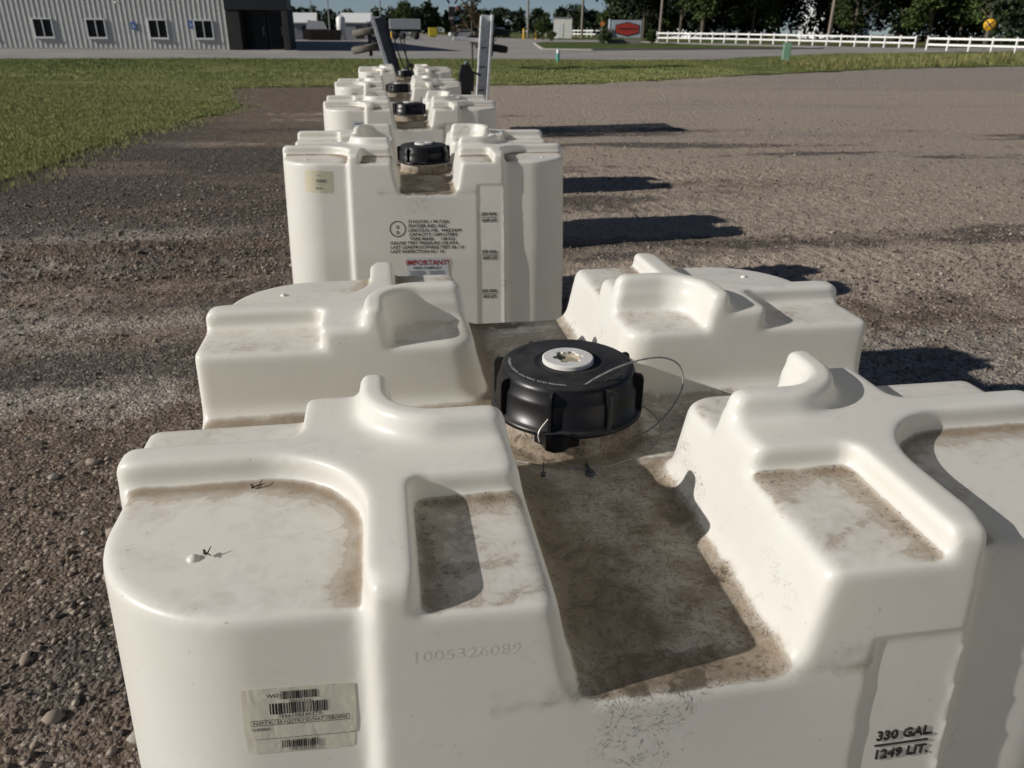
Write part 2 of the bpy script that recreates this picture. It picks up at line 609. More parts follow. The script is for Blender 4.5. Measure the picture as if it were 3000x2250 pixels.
def mat_dirt():
    t = NT('packed_dirt_and_gravel')
    co = t.coord()
    sand, grav = t.attr('sandy'), t.attr('gravelly')
    dark = t.attr('damp_and_shade')
    mid = t.noise(co, 3.0, 4, .68)
    fine = t.noise(co, 48, 3, .72)
    vn = t.n('ShaderNodeTexVoronoi')
    t.l(co, vn.inputs['Vector']); vn.inputs['Scale'].default_value = 62
    pv = t.n('ShaderNodeSeparateColor'); t.l(vn.outputs['Color'], pv.inputs[0])
    mv = t.math('SUBTRACT', mid, .5)
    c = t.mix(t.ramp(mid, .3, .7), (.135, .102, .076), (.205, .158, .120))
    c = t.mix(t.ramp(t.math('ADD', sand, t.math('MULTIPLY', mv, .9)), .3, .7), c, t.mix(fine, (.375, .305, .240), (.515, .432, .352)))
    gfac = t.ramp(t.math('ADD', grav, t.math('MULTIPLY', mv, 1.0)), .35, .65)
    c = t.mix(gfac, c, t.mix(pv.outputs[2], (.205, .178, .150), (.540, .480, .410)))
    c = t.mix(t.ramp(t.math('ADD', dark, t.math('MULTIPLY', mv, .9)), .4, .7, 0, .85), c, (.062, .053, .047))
    c = t.mix(t.math('MULTIPLY', t.ramp(pv.outputs[0], .78, .96), .75), c, (.40, .35, .29))
    c = t.mix(t.math('MULTIPLY', t.ramp(pv.outputs[1], .78, .96), .7), c, (.050, .044, .041))
    c = t.mix(t.ramp(fine, .25, .6, .4, 0), c, (.075, .060, .048))
    t.set(color=c, rough=.95, spec=.15)
    h = t.math('ADD', t.math('MULTIPLY', t.math('SUBTRACT', 1.0, vn.outputs['Distance']), .45), t.math('MULTIPLY', fine, .9))
    h = t.math('ADD', h, t.math('MULTIPLY', t.noise(co, 7.5, 3, .7), 3.2))
    t.bump(h, 1.0, .024)
    return t.m
M_DIRT = mat_dirt()
# soils: sandy right of the tanks, dark loam on the left with relief shade painted into its colour, grey gravel in drifts and along old wheel tracks
_sx, _sy = GX.ravel(), GY.ravel()
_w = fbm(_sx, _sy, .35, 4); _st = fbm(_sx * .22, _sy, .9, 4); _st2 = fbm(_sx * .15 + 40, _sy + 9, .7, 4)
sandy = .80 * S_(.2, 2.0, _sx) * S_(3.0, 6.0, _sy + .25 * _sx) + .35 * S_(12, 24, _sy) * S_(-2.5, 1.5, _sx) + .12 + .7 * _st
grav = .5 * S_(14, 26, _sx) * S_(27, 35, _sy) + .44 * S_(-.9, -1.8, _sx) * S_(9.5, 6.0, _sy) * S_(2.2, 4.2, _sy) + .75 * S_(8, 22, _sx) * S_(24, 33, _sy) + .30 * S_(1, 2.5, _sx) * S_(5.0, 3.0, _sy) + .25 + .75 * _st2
damp_and_shade = .26 * S_(.10, .26, fbm(_sx * .16 + 11, _sy + 3, .75, 4)) * S_(.5, 2, _sx) * S_(20, 12, _sy) + .45 * S_(-.5, -1.5, _sx) * S_(9, 10.5, _sy) * S_(17, 13, _sy) + .20 * S_(0, -1, _sx) + .15 + .9 * fbm(_sx * .3 + 3, _sy + 31, .8, 4) * S_(30, 18, _sy)
for nm_, ar_ in (('sandy', sandy), ('gravelly', grav), ('damp_and_shade', damp_and_shade)):
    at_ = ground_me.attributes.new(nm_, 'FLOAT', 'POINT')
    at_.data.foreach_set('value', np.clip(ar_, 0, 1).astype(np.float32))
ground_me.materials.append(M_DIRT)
ground = tag(link('ground', ground_me), kind='structure')

def inside(poly, x, y):
    r = np.zeros(x.shape, bool)
    n = len(poly)
    for i in range(n):
        x0, y0 = poly[i]; x1, y1 = poly[(i + 1) % n]
        c = ((y0 > y) != (y1 > y))
        with np.errstate(divide='ignore', invalid='ignore'):
            xc = (x1 - x0) * (y - y0) / (y1 - y0 if y1 != y0 else 1e-9) + x0
        r ^= c & (x < xc)
    return r
def snap(poly, x, y):
    bd = np.full(x.shape, 1e9); bx, by = x.copy(), y.copy()
    n = len(poly)
    for i in range(n):
        ax, ay = poly[i]; cx, cy = poly[(i + 1) % n]
        L2 = (cx - ax) ** 2 + (cy - ay) ** 2 + 1e-12
        t = np.clip(((x - ax) * (cx - ax) + (y - ay) * (cy - ay)) / L2, 0, 1)
        px, py = ax + t * (cx - ax), ay + t * (cy - ay)
        d = np.hypot(x - px, y - py)
        m = d < bd
        bd[m] = d[m]; bx[m] = px[m]; by[m] = py[m]
    return bd, bx, by
def sheet(name, poly, st, off, mat, zf=None):
    """a sheet that follows the terrain inside a ground polygon"""
    xs_ = [p[0] for p in poly]; ys_ = [p[1] for p in poly]
    ax = np.arange(min(xs_) - st, max(xs_) + 2 * st, st)
    ay = np.arange(min(ys_) - st, max(ys_) + 2 * st, st)
    A, B = np.meshgrid(ax, ay, indexing='ij')
    ins = inside(poly, A, B)
    cell = ins[:-1, :-1] | ins[1:, :-1] | ins[1:, 1:] | ins[:-1, 1:]
    d, bx, by = snap(poly, A, B)
    A2, B2 = np.where(ins, A, bx), np.where(ins, B, by)
    idm = np.arange(A.size).reshape(A.shape)
    q = np.stack([idm[:-1, :-1], idm[1:, :-1], idm[1:, 1:], idm[:-1, 1:]], -1)[cell]
    used = np.unique(q)
    mp = np.full(A.size, -1); mp[used] = np.arange(len(used))
    X, Y = A2.ravel()[used], B2.ravel()[used]
    Z = T(X, Y) + off + (zf(X, Y) if zf else 0)
    me = npmesh(name, np.stack([X, Y, Z], 1), mp[q], True)
    me.materials.append(mat)
    return tag(link(name, me), kind='structure')

LAWN = [(-60, -30), (-22, -12), (-12, -2), (-8.2, 5), (-6.2, 9.3), (-5.64, 11.04), (-5.73, 13.4), (-5.56, 16.2), (-4.92, 19.5), (-4.07, 22.0), (-4.6, 24.6),
        (-5.2, 26.9), (-5.6, 28.7), (-3.8, 29.3), (2.8, 29.6), (8.4, 30.4), (13.1, 32.7), (18.3, 34.6), (24.3, 36.8), (34.2, 39.0), (60, 45), (120, 60),
        (120, 92), (58, 67), (44, 61.5), (32, 55.4), (23, 47.4), (18.5, 43.0), (14.2, 42.2), (1.8, 42.3), (-9, 42.0), (-17.5, 41.2), (-60, 40)]
def ragged(poly, st=.35, amp=.22):
    out = []
    for i in range(len(poly)):
        (ax_, ay_), (bx_, by_) = poly[i], poly[(i + 1) % len(poly)]
        L = math.hypot(bx_ - ax_, by_ - ay_)
        k = max(1, int(L / st)) if L < 14 and ay_ > 3 and ay_ < 40 else 1
        for j in range(k):
            px, py = ax_ + (bx_ - ax_) * j / k, ay_ + (by_ - ay_) * j / k
            n1 = float(fbm(np.array([px]), np.array([py]), 1.1, 3)[0]); n2 = float(fbm(np.array([px + 50]), np.array([py]), 1.1, 3)[0])
            out.append((px + amp * 2 * n1, py + amp * 2 * n2) if k > 1 else (px, py))
    return out
LAWN_CORE, LAWN = LAWN, ragged(LAWN)
def mat_lawn(name, a, b, dry):
    t = NT(name)
    co = t.coord()
    big = t.noise(co, .22, 3, .6)
    st = t.noise(t.scaled(co, (.12, .8, 1)), 1.0, 4, .6, .5)
    fine = t.noise(co, 16, 4, .75)
    c = t.mix(t.ramp(st, .35, .65), a, b)
    c = t.mix(t.math('MULTIPLY', t.ramp(big, .5, .68), .7), c, dry)
    c = t.mix(t.ramp(fine, .35, .7, 0, .55), c, tuple(v * .35 for v in a))
    t.set(color=c, rough=.9, spec=.1)
    t.bump(fine, .8, .05)
    return t.m
M_LAWN = mat_lawn('mown_grass_sheet', (.100, .130, .038), (.180, .200, .070), (.280, .265, .120))
lawn = sheet('lawn', LAWN, .4, .03, M_LAWN)

def mat_concrete(name, c0, c1, joint=None):
    t = NT(name)
    co = t.coord()
    a = t.noise(co, .25, 4, .6); b = t.noise(co, 12, 4, .7)
    c = t.mix(t.ramp(a, .35, .65), c0, c1)
    c = t.mix(t.ramp(b, .3, .75, 0, .25), c, tuple(v * .6 for v in c0))
    t.set(color=c, rough=.9, spec=.2)
    t.bump(b, .3, .01)
    return t.m
M_ROAD = mat_concrete('road_concrete', (.27, .255, .24), (.34, .325, .30))
M_KERB = mat_concrete('kerb_concrete', (.36, .34, .31), (.44, .42, .38))
M_YARD = mat_concrete('yard_gravel', (.24, .19, .15), (.31, .26, .21))
ROAD = [(-120, 38.5), (-60, 40), (-17.5, 41.2), (-9, 42.0), (1.8, 42.3), (14.2, 42.2), (18.5, 43.0), (23, 47.4), (32, 55.4), (44, 61.5), (58, 67), (120, 92),
        (120, 104), (56, 76), (49, 80), (33, 97), (24, 128), (20, 170), (10, 420), (-6, 420), (-12, 128), (-120, 110)]
road = sheet('road', ROAD, 3.0, .045, M_ROAD)
yard = sheet('yard', [(-60, 112), (-11, 118), (1, 128), (2, 240), (-60, 240)], 6.0, .065, M_YARD)
ISLAND = [(12.5, 63), (16, 61.5), (26, 66), (36, 69.5), (40.5, 71.2), (37, 76), (33, 82), (27, 95), (20, 98), (17.3, 92)]
M_LAWN2 = mat_lawn('island_grass', (.06, .09, .025), (.11, .14, .045), (.15, .16, .06))
island = sheet('grass_island', ISLAND, 1.2, .13, M_LAWN2)
mb = MB()
def strip(mb, poly, w, z0, z1, closed=True):
    n = len(poly)
    for i in range(n if closed else n - 1):
        ax, ay = poly[i]; bx, by = poly[(i + 1) % n]
        L = math.hypot(bx - ax, by - ay)
        k = max(1, int(L / 6))
        for j in range(k):
            t0, t1 = j / k, (j + 1) / k
            p = (ax + (bx - ax) * t0, ay + (by - ay) * t0); q = (ax + (bx - ax) * t1, ay + (by - ay) * t1)
            nx_, ny_ = -(by - ay) / L * w / 2, (bx - ax) / L * w / 2
            za, zb_ = Tz(*p), Tz(*q)
            vs_ = [(p[0] - nx_, p[1] - ny_, za + z0), (p[0] + nx_, p[1] + ny_, za + z0), (q[0] + nx_, q[1] + ny_, zb_ + z0), (q[0] - nx_, q[1] - ny_, zb_ + z0)]
            vs_ += [(a, b, c + z1 - z0) for a, b, c in vs_]
            mb.add(vs_, [(0, 1, 2, 3), (7, 6, 5, 4), (0, 4, 5, 1), (1, 5, 6, 2), (2, 6, 7, 3), (3, 7, 4, 0)])
strip(mb, ISLAND, .18, -.1, .155)
tag(mb.build('island_kerb', M_KERB), kind='structure')
M_FAR = mat_lawn('far_grass', (.08, .105, .03), (.14, .16, .055), (.21, .20, .09))
FARG = [(35.5, 95.5), (50, 81.5), (57, 78), (124, 106), (300, 180), (560, 420), (560, 800), (14, 800), (22, 172), (26.5, 130)]
tag(sheet('field', FARG, 9.0, .06, M_FAR), kind='structure')
sheet('field', [(-11.5, 245), (5, 245), (8, 800), (-560, 800), (-560, 245)], 20.0, .05, M_FAR)

# ------------------------------------------------------------------ pebbles and stones
def mat_stone():
    t = NT('river_stone')
    co = t.coord()
    oi = t.n('ShaderNodeObjectInfo')
    rn = t.attr('tint')
    k = t.math('FRACT', t.math('ADD', rn, oi.outputs['Random']))
    c = t.mix(t.ramp(k, .0, .35), (.055, .048, .045), (.17, .138, .110))
    c = t.mix(t.ramp(k, .45, .8), c, (.32, .262, .21))
    c = t.mix(t.ramp(k, .93, .97), c, (.42, .39, .34))
    c = t.mix(t.ramp(t.noise(co, 60, 3), .35, .7, 0, .4), c, (.09, .075, .06))
    t.set(color=c, rough=.85, spec=.3)
    return t.m
M_STONE = mat_stone()
def ground_z(x, y): return T(x, y) + np.where(np.asarray(y) < 40, relief(x, y), 0)
def pebbles(n, boxes, smin_, smax_, name, p=2.5):
    xs_, ys_ = [], []
    wts = np.array([b[4] for b in boxes], float); wts /= wts.sum()
    for b, w in zip(boxes, wts):
        m = int(n * w)
        xs_.append(rng.uniform(b[0], b[1], m)); ys_.append(b[2] + (b[3] - b[2]) * rng.random(m) ** 1.5)
    x, y = np.concatenate(xs_), np.concatenate(ys_)
    keep = (fbm(x, y, .5, 3) + .25 * rng.standard_normal(len(x)) > -.12) & ~inside(LAWN, x, y)
    x, y = x[keep], y[keep]
    n = len(x)
    r = smin_ + (smax_ - smin_) * rng.random(n) ** p
    z = ground_z(x, y) + r * .25
    base = np.array([(1, 0, 0), (.5, .87, .1), (-.5, .87, -.1), (-1, 0, 0), (-.5, -.87, .1), (.5, -.87, -.1), (.1, 0, .75), (0, .1, -.6)])
    V = base[None] * (1 + .3 * rng.standard_normal((n, 8, 1))) * r[:, None, None]
    V[:, :, 1] *= rng.uniform(.55, 1, (n, 1))
    a = rng.uniform(0, 6.28, n); ca, sa = np.cos(a)[:, None], np.sin(a)[:, None]
    V = np.stack([V[..., 0] * ca - V[..., 1] * sa, V[..., 0] * sa + V[..., 1] * ca, V[..., 2] * rng.uniform(.6, 1.1, (n, 1))], -1)
    V += np.stack([x, y, z], -1)[:, None]
    tri = []
    for i in range(6):
        j = (i + 1) % 6
        tri += [(i, j, 6), (j, i, 7)]
    F = (np.array(tri)[None] + (np.arange(n) * 8)[:, None, None]).reshape(-1, 3)
    me = npmesh(name, V.reshape(-1, 3), F, True)
    at = me.attributes.new('tint', 'FLOAT', 'POINT')
    at.data.foreach_set('value', np.repeat(rng.random(n), 8).astype(np.float32))
    me.materials.append(M_STONE)
    return tag(link(name, me), label='loose small gravel scattered over the brown dirt yard', cat='gravel', kind='stuff')
pebbles(70000, [(-5.5, -.62, .3, 9.5, 3), (.62, 7.5, .6, 10.5, 3.4), (-.62, .62, .55, 2.1, .25)], .0035, .019, 'gravel', 3.0)
pebbles(16000, [(.9, 13, 4.5, 19, 3), (-6, -1, 6, 14, 1)], .008, .028, 'gravel', 2.5)

import bmesh
def ico_mesh(name, seed, sub=1, amp=.22):
    bm = bmesh.new()
    bmesh.ops.create_icosphere(bm, subdivisions=sub, radius=1.0)
    r_ = np.random.default_rng(seed)
    for v in bm.verts: v.co *= 1 + amp * (r_.random() - .5) * 2
    me = bpy.data.meshes.new(name)
    bm.to_mesh(me); bm.free()
    me.polygons.foreach_set('use_smooth', np.ones(len(me.polygons), bool))
    me.materials.append(M_STONE)
    return me
stone_me = [ico_mesh('stone', 50 + i) for i in range(6)]
ns = 0
while ns < 230:
    if rng.random() < .72: x, y = rng.uniform(-4.5, -.75), .5 + 7 * rng.random() ** 1.6
    else: x, y = rng.uniform(.9, 5), 1.0 + 6 * rng.random()
    if fbm(np.array([x]), np.array([y]), .5, 3)[0] < -.2 and rng.random() < .7: continue
    r = .012 + .022 * rng.random() ** 3 + (.012 if rng.random() < .06 else 0)
    o = link('stone', stone_me[ns % 6], None, ground)
    o.location = (x, y, float(ground_z(np.array([x]), np.array([y]))[0]) + r * .2)
    o.scale = (r * rng.uniform(.9, 1.5), r, r * rng.uniform(.5, .8))
    o.rotation_euler = (rng.uniform(-.3, .3), rng.uniform(-.3, .3), rng.uniform(0, 6.28))
    ns += 1

# ------------------------------------------------------------------ grass blades
def mat_blade(name, c0, c1, c2):
    t = NT(name)
    k = t.attr('tint'); tip = t.attr('tip')
    c = t.mix(t.ramp(k, .1, .6), c0, c1)
    c = t.mix(t.ramp(k, .82, .96), c, c2)
    c = t.mix(t.math('MULTIPLY', tip, .35), c, c2)
    t.set(color=c, rough=.7, spec=.2)
    return t.m
M_BLADE = mat_blade('grass_blade', (.115, .155, .040), (.270, .290, .105), (.46, .41, .20))
def blades(name, x, y, z, hgt, wid, nb, spread, mat, label, cat='grass', lean=.5):
    n = len(x) * nb
    X, Y, Z = np.repeat(x, nb), np.repeat(y, nb), np.repeat(z, nb)
    H = np.repeat(hgt, nb) * rng.uniform(.5, 1.1, n)
    W = np.repeat(wid, nb) * rng.uniform(.7, 1.2, n)
    sp = np.repeat(spread, nb)
    X = X + rng.normal(0, 1, n) * sp; Y = Y + rng.normal(0, 1, n) * sp
    a = rng.uniform(0, 6.28, n); b = rng.uniform(0, 6.28, n); ln = rng.uniform(.05, lean, n)
    dx, dy = np.cos(a) * W / 2, np.sin(a) * W / 2
    lx, ly = np.cos(b) * ln * H, np.sin(b) * ln * H
    V = np.stack([np.stack([X - dx, Y - dy, Z - .01], -1), np.stack([X + dx, Y + dy, Z - .01], -1),
                  np.stack([X + dx * .7 + lx * .35, Y + dy * .7 + ly * .35, Z + H * .6], -1),
                  np.stack([X - dx * .7 + lx * .35, Y - dy * .7 + ly * .35, Z + H * .6], -1),
                  np.stack([X + lx, Y + ly, Z + H * np.sqrt(np.maximum(1 - ln * ln * .6, .3))], -1)], 1).reshape(-1, 3)
    i = np.arange(n) * 5
    F = np.concatenate([np.stack([i, i + 1, i + 2], -1), np.stack([i, i + 2, i + 3], -1), np.stack([i + 3, i + 2, i + 4], -1)])
    me = npmesh(name, V, F, False)
    tt = np.repeat((np.repeat(rng.random(len(x)), nb) * .6 + .4 * rng.random(n)) * (1 - (.75 * S_(34, 38, Y) if cat == 'grass' else 0)), 5)
    for nm, arr in (('tint', tt), ('tip', np.tile([0, 0, .5, .5, 1.0], n))):
        at = me.attributes.new(nm, 'FLOAT', 'POINT'); at.data.foreach_set('value', arr.astype(np.float32))
    me.materials.append(mat)
    return tag(link(name, me), label=label, cat=cat, kind='stuff')
def lawn_pts(n, x0, x1, y0, y1, poly=LAWN, edge=None):
    x, y = rng.uniform(x0, x1, n), rng.uniform(y0, y1, n)
    k = inside(poly, x, y)
    # ragged rim: stray tufts just outside
    d, _, _ = snap(poly, x, y)
    k |= (d < .9 * rng.random(n) ** 4)
    return x[k], y[k]
gxp, gyp = [], []
for n, x0, x1, y0, y1 in ((15000, -10, -3.6, 8.0, 20), (9000, -16, -3.0, 20, 30), (10000, -20, 16, 28, 43), (3500, 10, 45, 32, 58)):
    a, b = lawn_pts(n, x0, x1, y0, y1); gxp.append(a); gyp.append(b)
gxp, gyp = np.concatenate(gxp), np.concatenate(gyp)
dist = np.hypot(gxp, gyp + 1)
hh = (.036 + .034 * S_(-.25, .35, fbm(gxp, gyp, .3, 3))) * (1 + .35 * S_(15, 35, dist))
blades('grass', gxp, gyp, T(gxp, gyp) + .03, hh, .003 + .00036 * dist, 9, .05 + .0035 * dist, M_BLADE, 'short green grass of the lawn beside the dirt yard')
# taller weeds on the far rim of the yard, right
M_WEED = mat_blade('weed_blade', (.08, .10, .03), (.16, .17, .06), (.38, .31, .14))
wx = rng.uniform(20, 46, 520); wy = 35.2 + (wx - 20) * .30 + rng.uniform(.4, 5.0, 520) ** 1.1
blades('weeds', wx, wy, T(wx, wy) + .03, .22 + .5 * S_(20, 40, wx) * rng.random(520), np.full(520, .03), 16, np.full(520, .22), M_WEED,
       'tall ragged weeds on the far rim of the dirt yard', 'weeds', .7)
# ------------------------------------------------------------------ storage tanks: caps, stickers, marks
M_CAP = None
def mat_cap():
    t = NT('black_polypropylene')
    co = t.coord()
    n1 = t.noise(co, 30, 4, .65); n2 = t.noise(co, 260, 3, .6)
    geo = t.n('ShaderNodeNewGeometry')
    sep = t.n('ShaderNodeSeparateXYZ'); t.l(geo.outputs['Normal'], sep.inputs[0])
    up = t.ramp(sep.outputs[2], .5, .95)
    dust = t.math('MULTIPLY', up, t.ramp(n1, .25, .75, .25, 1.0))
    c = t.mix(t.math('MULTIPLY', dust, .50), (.009, .009, .010), (.062, .062, .062))
    sp = t.ramp(n2, .70, .76, 0, .5)
    c = t.mix(sp, c, (.16, .14, .11))
    t.set(color=c, spec=.32)
    t.put(t.b.inputs['Roughness'], t.ramp(dust, 0, .6, .34, .7))
    return t.m
M_CAP = mat_cap()
M_BUNG = plain('white_nylon', (.64, .635, .60), .45, var=.05, scale=40)
M_SOCK = plain('old_ivory_plastic', (.36, .31, .23), .6, var=.2, scale=60)
M_WIRE = plain('steel_cable', (.42, .40, .37), .40, .5, var=.3, scale=200)
M_CRIMP = plain('grey_crimp', (.13, .15, .15), .5, .3)
M_INK = plain('black_ink', (.015, .014, .013), .6)
M_INKW = plain('worn_black_paint', (.022, .019, .016), .7, var=.4, scale=120)
M_WHITEINK = plain('white_print', (.72, .72, .70), .6)
M_RED = plain('red_print', (.42, .035, .030), .6)
M_GREYINK = plain('grey_fine_print', (.22, .22, .22), .6)
def mat_paper(name, col):
    t = NT(name)
    co = t.coord()
    n1 = t.noise(t.scaled(co, (1, 1, .5)), 38, 3, .55, .6); n2 = t.noise(co, 60, 4, .7)
    c = t.mix(t.ramp(n2, .3, .7), tuple(v * .90 for v in col), col)
    c = t.mix(t.ramp(n2, .64, .74, 0, .5), c, (.34, .25, .15))
    t.set(color=c, rough=.42, spec=.4)
    t.bump(n1, .16, .006)
    return t.m
M_STICK = mat_paper('aged_label_paper', (.84, .785, .62))
M_STICKW = plain('white_label_paper', (.70, .72, .72), .4, var=.03)
M_STICKY = plain('yellowed_label_paper', (.64, .60, .42), .5, var=.05)

_txt = {}
def text2d(s, size, align='LEFT', bold=0.0, sx=1.0):
    """flat lettering -> (verts (n,2), faces)"""
    cu = bpy.data.curves.new('txt', 'FONT')
    cu.body = s; cu.size = size; cu.align_x = align; cu.resolution_u = 2
    cu.offset = bold * size
    ob = bpy.data.objects.new('txt', cu)
    COL.objects.link(ob)
    dg = bpy.context.evaluated_depsgraph_get()
    me = bpy.data.meshes.new_from_object(ob.evaluated_get(dg))
    v = np.array([(p.co.x * sx, p.co.y) for p in me.vertices]).reshape(-1, 2)
    f = [tuple(p.vertices) for p in me.polygons]
    bpy.data.objects.remove(ob); bpy.data.curves.remove(cu); bpy.data.meshes.remove(me)
    return v, f

def face_y(x, h):
    """near face of the moulded body at (x, h): local y"""
    x = np.asarray(x, float); h = np.asarray(h, float)
    lo, hi = np.full(x.shape, -.62), np.full(x.shape, -.36)
    for _ in range(30):
        m = (lo + hi) / 2
        o = tank_field(x, m, h) > 0
        lo = np.where(o, m, lo); hi = np.where(o, hi, m)
    return (lo + hi) / 2

class Decal:
    """flat artwork in (u, v) laid onto the near face of a tank at (x0, h0), turned by rot"""
    def __init__(self, x0, h0, rot=0.0):
        self.x0, self.h0 = x0, h0
        self.c, self.s = math.cos(rot), math.sin(rot)
    def put(self, name, verts, faces, mat, parent, lift=.0006, thick=0.0):
        v = np.asarray(verts, float)
        X = self.x0 + v[:, 0] * self.c - v[:, 1] * self.s
        H = self.h0 + v[:, 0] * self.s + v[:, 1] * self.c
        Y = face_y(X, H) - lift
        P = [(a, b, c + ZP) for a, b, c in zip(X, Y, H)]
        F = list(faces)
        if thick:
            n = len(P)
            back = [(a, b + thick, c) for a, b, c in P]
            ed = {}
            for f in faces:
                for i in range(len(f)):
                    e = (f[i], f[(i + 1) % len(f)])
                    if (e[1], e[0]) in ed: ed.pop((e[1], e[0]))
                    else: ed[e] = 1
            P = P + back
            F += [(b, a, a + n, b + n) for a, b in ed]
        me = bpy.data.meshes.new(name)
        me.from_pydata(P, [], F); me.update()
        me.materials.append(mat)
        return link(name, me, None, parent)
def grid2d(w, h, nx_, ny_, rnd=.0):
    v, f = [], []
    for j in range(ny_ + 1):
        for i in range(nx_ + 1):
            x, y = -w / 2 + w * i / nx_, -h / 2 + h * j / ny_
            if rnd:      # rounded corners
                cx, cy = w / 2 - rnd, h / 2 - rnd
                if abs(x) > cx and abs(y) > cy:
                    dx, dy = abs(x) - cx, abs(y) - cy
                    d = math.hypot(dx, dy)
                    if d > rnd:
                        x = math.copysign(cx + dx * rnd / d, x); y = math.copysign(cy + dy * rnd / d, y)
            v.append((x, y))
    for j in range(ny_):
        for i in range(nx_):
            a = j * (nx_ + 1) + i
            f.append((a, a + 1, a + nx_ + 2, a + nx_ + 1))
    return v, f
def rect2d(rs):
    v, f = [], []
    for x0, y0, x1, y1 in rs:
        b = len(v)
        v += [(x0, y0), (x1, y0), (x1, y1), (x0, y1)]
        f.append((b, b + 1, b + 2, b + 3))
    return v, f
def barcode(w, h, cx, cy, seed):
    r_ = random.Random(seed)
    x, rs = 0.0, []
    mod = []
    while x < 1:
        bw = r_.choice([1, 1, 1, 2, 2, 3]) * .0125; gp = r_.choice([1, 1, 1.5, 2]) * .0115
        mod.append((x, min(x + bw, 1))); x += bw + gp
    return [(cx - w / 2 + a * w, cy - h / 2, cx - w / 2 + b * w, cy + h / 2) for a, b in mod]
def merge(lst):
    v, f = [], []
    for vv, ff in lst:
        b = len(v); v += [tuple(p) for p in vv]; f += [tuple(i + b for i in q) for q in ff]
    return v, f
def at2(vf, dx, dy): return [(p[0] + dx, p[1] + dy) for p in vf[0]], vf[1]
def box_outline(x0, y0, x1, y1, t):
    return [(x0, y0, x1, y0 + t), (x0, y1 - t, x1, y1), (x0, y0 + t, x0 + t, y1 - t), (x1 - t, y0 + t, x1, y1 - t)]

# ---- the screw cap with its lugs, made once
CY = .018
cap_root = empty('screw_cap')
prof = [(.0, -.0340), (.030, -.0340), (.052, -.0340), (.0535, -.0330), (.055, -.0340), (.094, -.0340), (.1000, -.0350), (.1045, -.0380), (.1070, -.0440),
        (.1085, -.0560), (.1110, -.0590), (.1125, -.0650), (.1135, -.0980), (.1190, -.1005), (.1215, -.1030), (.1215, -.1080), (.1190, -.1095), (.104, -.1095)]
cap_me = MB().lathe(prof[::-1], 72).mesh('cap', M_CAP)
lug_mb = MB()
lug_mb.prism([(.104, -.106), (.1215, -.106), (.1215, -.050), (.1200, -.044), (.116, -.0400), (.105, -.0400)], -.0022, .0022,
             M=Matrix(((1, 0, 0), (0, 0, 1), (0, 1, 0))).to_4x4())
lug_me = lug_mb.mesh('lug', M_CAP)
tab_me = MB().prism([(-.034, -.112), (-.020, -.121), (-.013, -.136), (0, -.141), (.013, -.136), (.020, -.121), (.034, -.112)], -.1220, -.1000).mesh('tether_lug', M_CAP)
# white bung with a notched socket
bm_ = MB()
N = 60
outer_, inner_ = [], []
for j in range(N):
    w = 2 * math.pi * j / N
    rr = .0205 if math.cos(6 * w) > .1 else .0165
    outer_.append((.0345 * math.cos(w), .0345 * math.sin(w))); inner_.append((rr * math.cos(w), rr * math.sin(w)))
def ringvs(p, z): return [(a, b, z) for a, b in p]
vs_ = ringvs(outer_, -.0440) + ringvs([(a * 1.0, b * 1.0) for a, b in outer_], -.0375) + ringvs([(a * .95, b * .95) for a, b in outer_], -.0362) + ringvs(inner_, -.0362) + ringvs(inner_, -.0480)
fs_ = []
for lv in range(4):
    for j in range(N):
        k_ = (j + 1) % N
        fs_.append((lv * N + j, lv * N + k_, (lv + 1) * N + k_, (lv + 1) * N + j))
bm_.add(vs_, fs_)
bung_me = bm_.mesh('bung', M_BUNG)
sk = MB().lathe([(.0205, -.0385), (.0150, -.0400), (.0145, -.0435), (.0137, -.0438)], 30)
sk.add([(.0205 * math.cos(2 * math.pi * j / 30), .0205 * math.sin(2 * math.pi * j / 30), -.0437) for j in range(30)], [tuple(range(30))])
sock_me = sk.mesh('bung_socket', M_SOCK)
def ring_text(name, s, rad, ang0, size, mat, z=-.0337, step=1.0, thick=.0006, bold=0.0):
    """lettering round the cap, clockwise from ang0 (radians), letter tops outwards"""
    v, f = [], []
    a = ang0
    for ch in s:
        if ch == ' ':
            a -= size * .42 * step / rad; continue
        cv, cf = text2d(ch, size, 'LEFT', bold)
        w = float(cv[:, 0].max() - cv[:, 0].min())
        cv = cv - np.array([cv[:, 0].min() + w / 2, 0])
        a -= (w / 2 + size * .04) * step / rad
        # up = outwards, right = clockwise
        ux, uy = math.cos(a), math.sin(a)
        rx, ry = uy, -ux
        b = len(v)
        v += [(ux * (rad + p[1]) + rx * p[0], uy * (rad + p[1]) + ry * p[0], z + thick) for p in cv]
        f += [tuple(i + b for i in q) for q in cf]
        a -= (w / 2 + size * .08) * step / rad
    me = bpy.data.meshes.new(name); me.from_pydata(v, [], f); me.update(); me.materials.append(mat)
    return me
t_print = ring_text('cap_print', 'TIGHTEN 1/8-1/6 TURN PAST GASKET CONTACT', .0905, R(-104), .0062, M_WHITEINK)
M_EMB = plain('dusty_raised_lettering', (.055, .053, .050), .6, var=.3, scale=80)
t_emb = ring_text('raised_lettering', 'SNYDER INDUSTRIES INC.', .0865, R(-8), .0115, M_EMB, thick=.0008)
t_emb2 = ring_text('raised_lettering', 'LINCOLN NEBRASKA', .0865, R(150), .0115, M_EMB, thick=.0008)

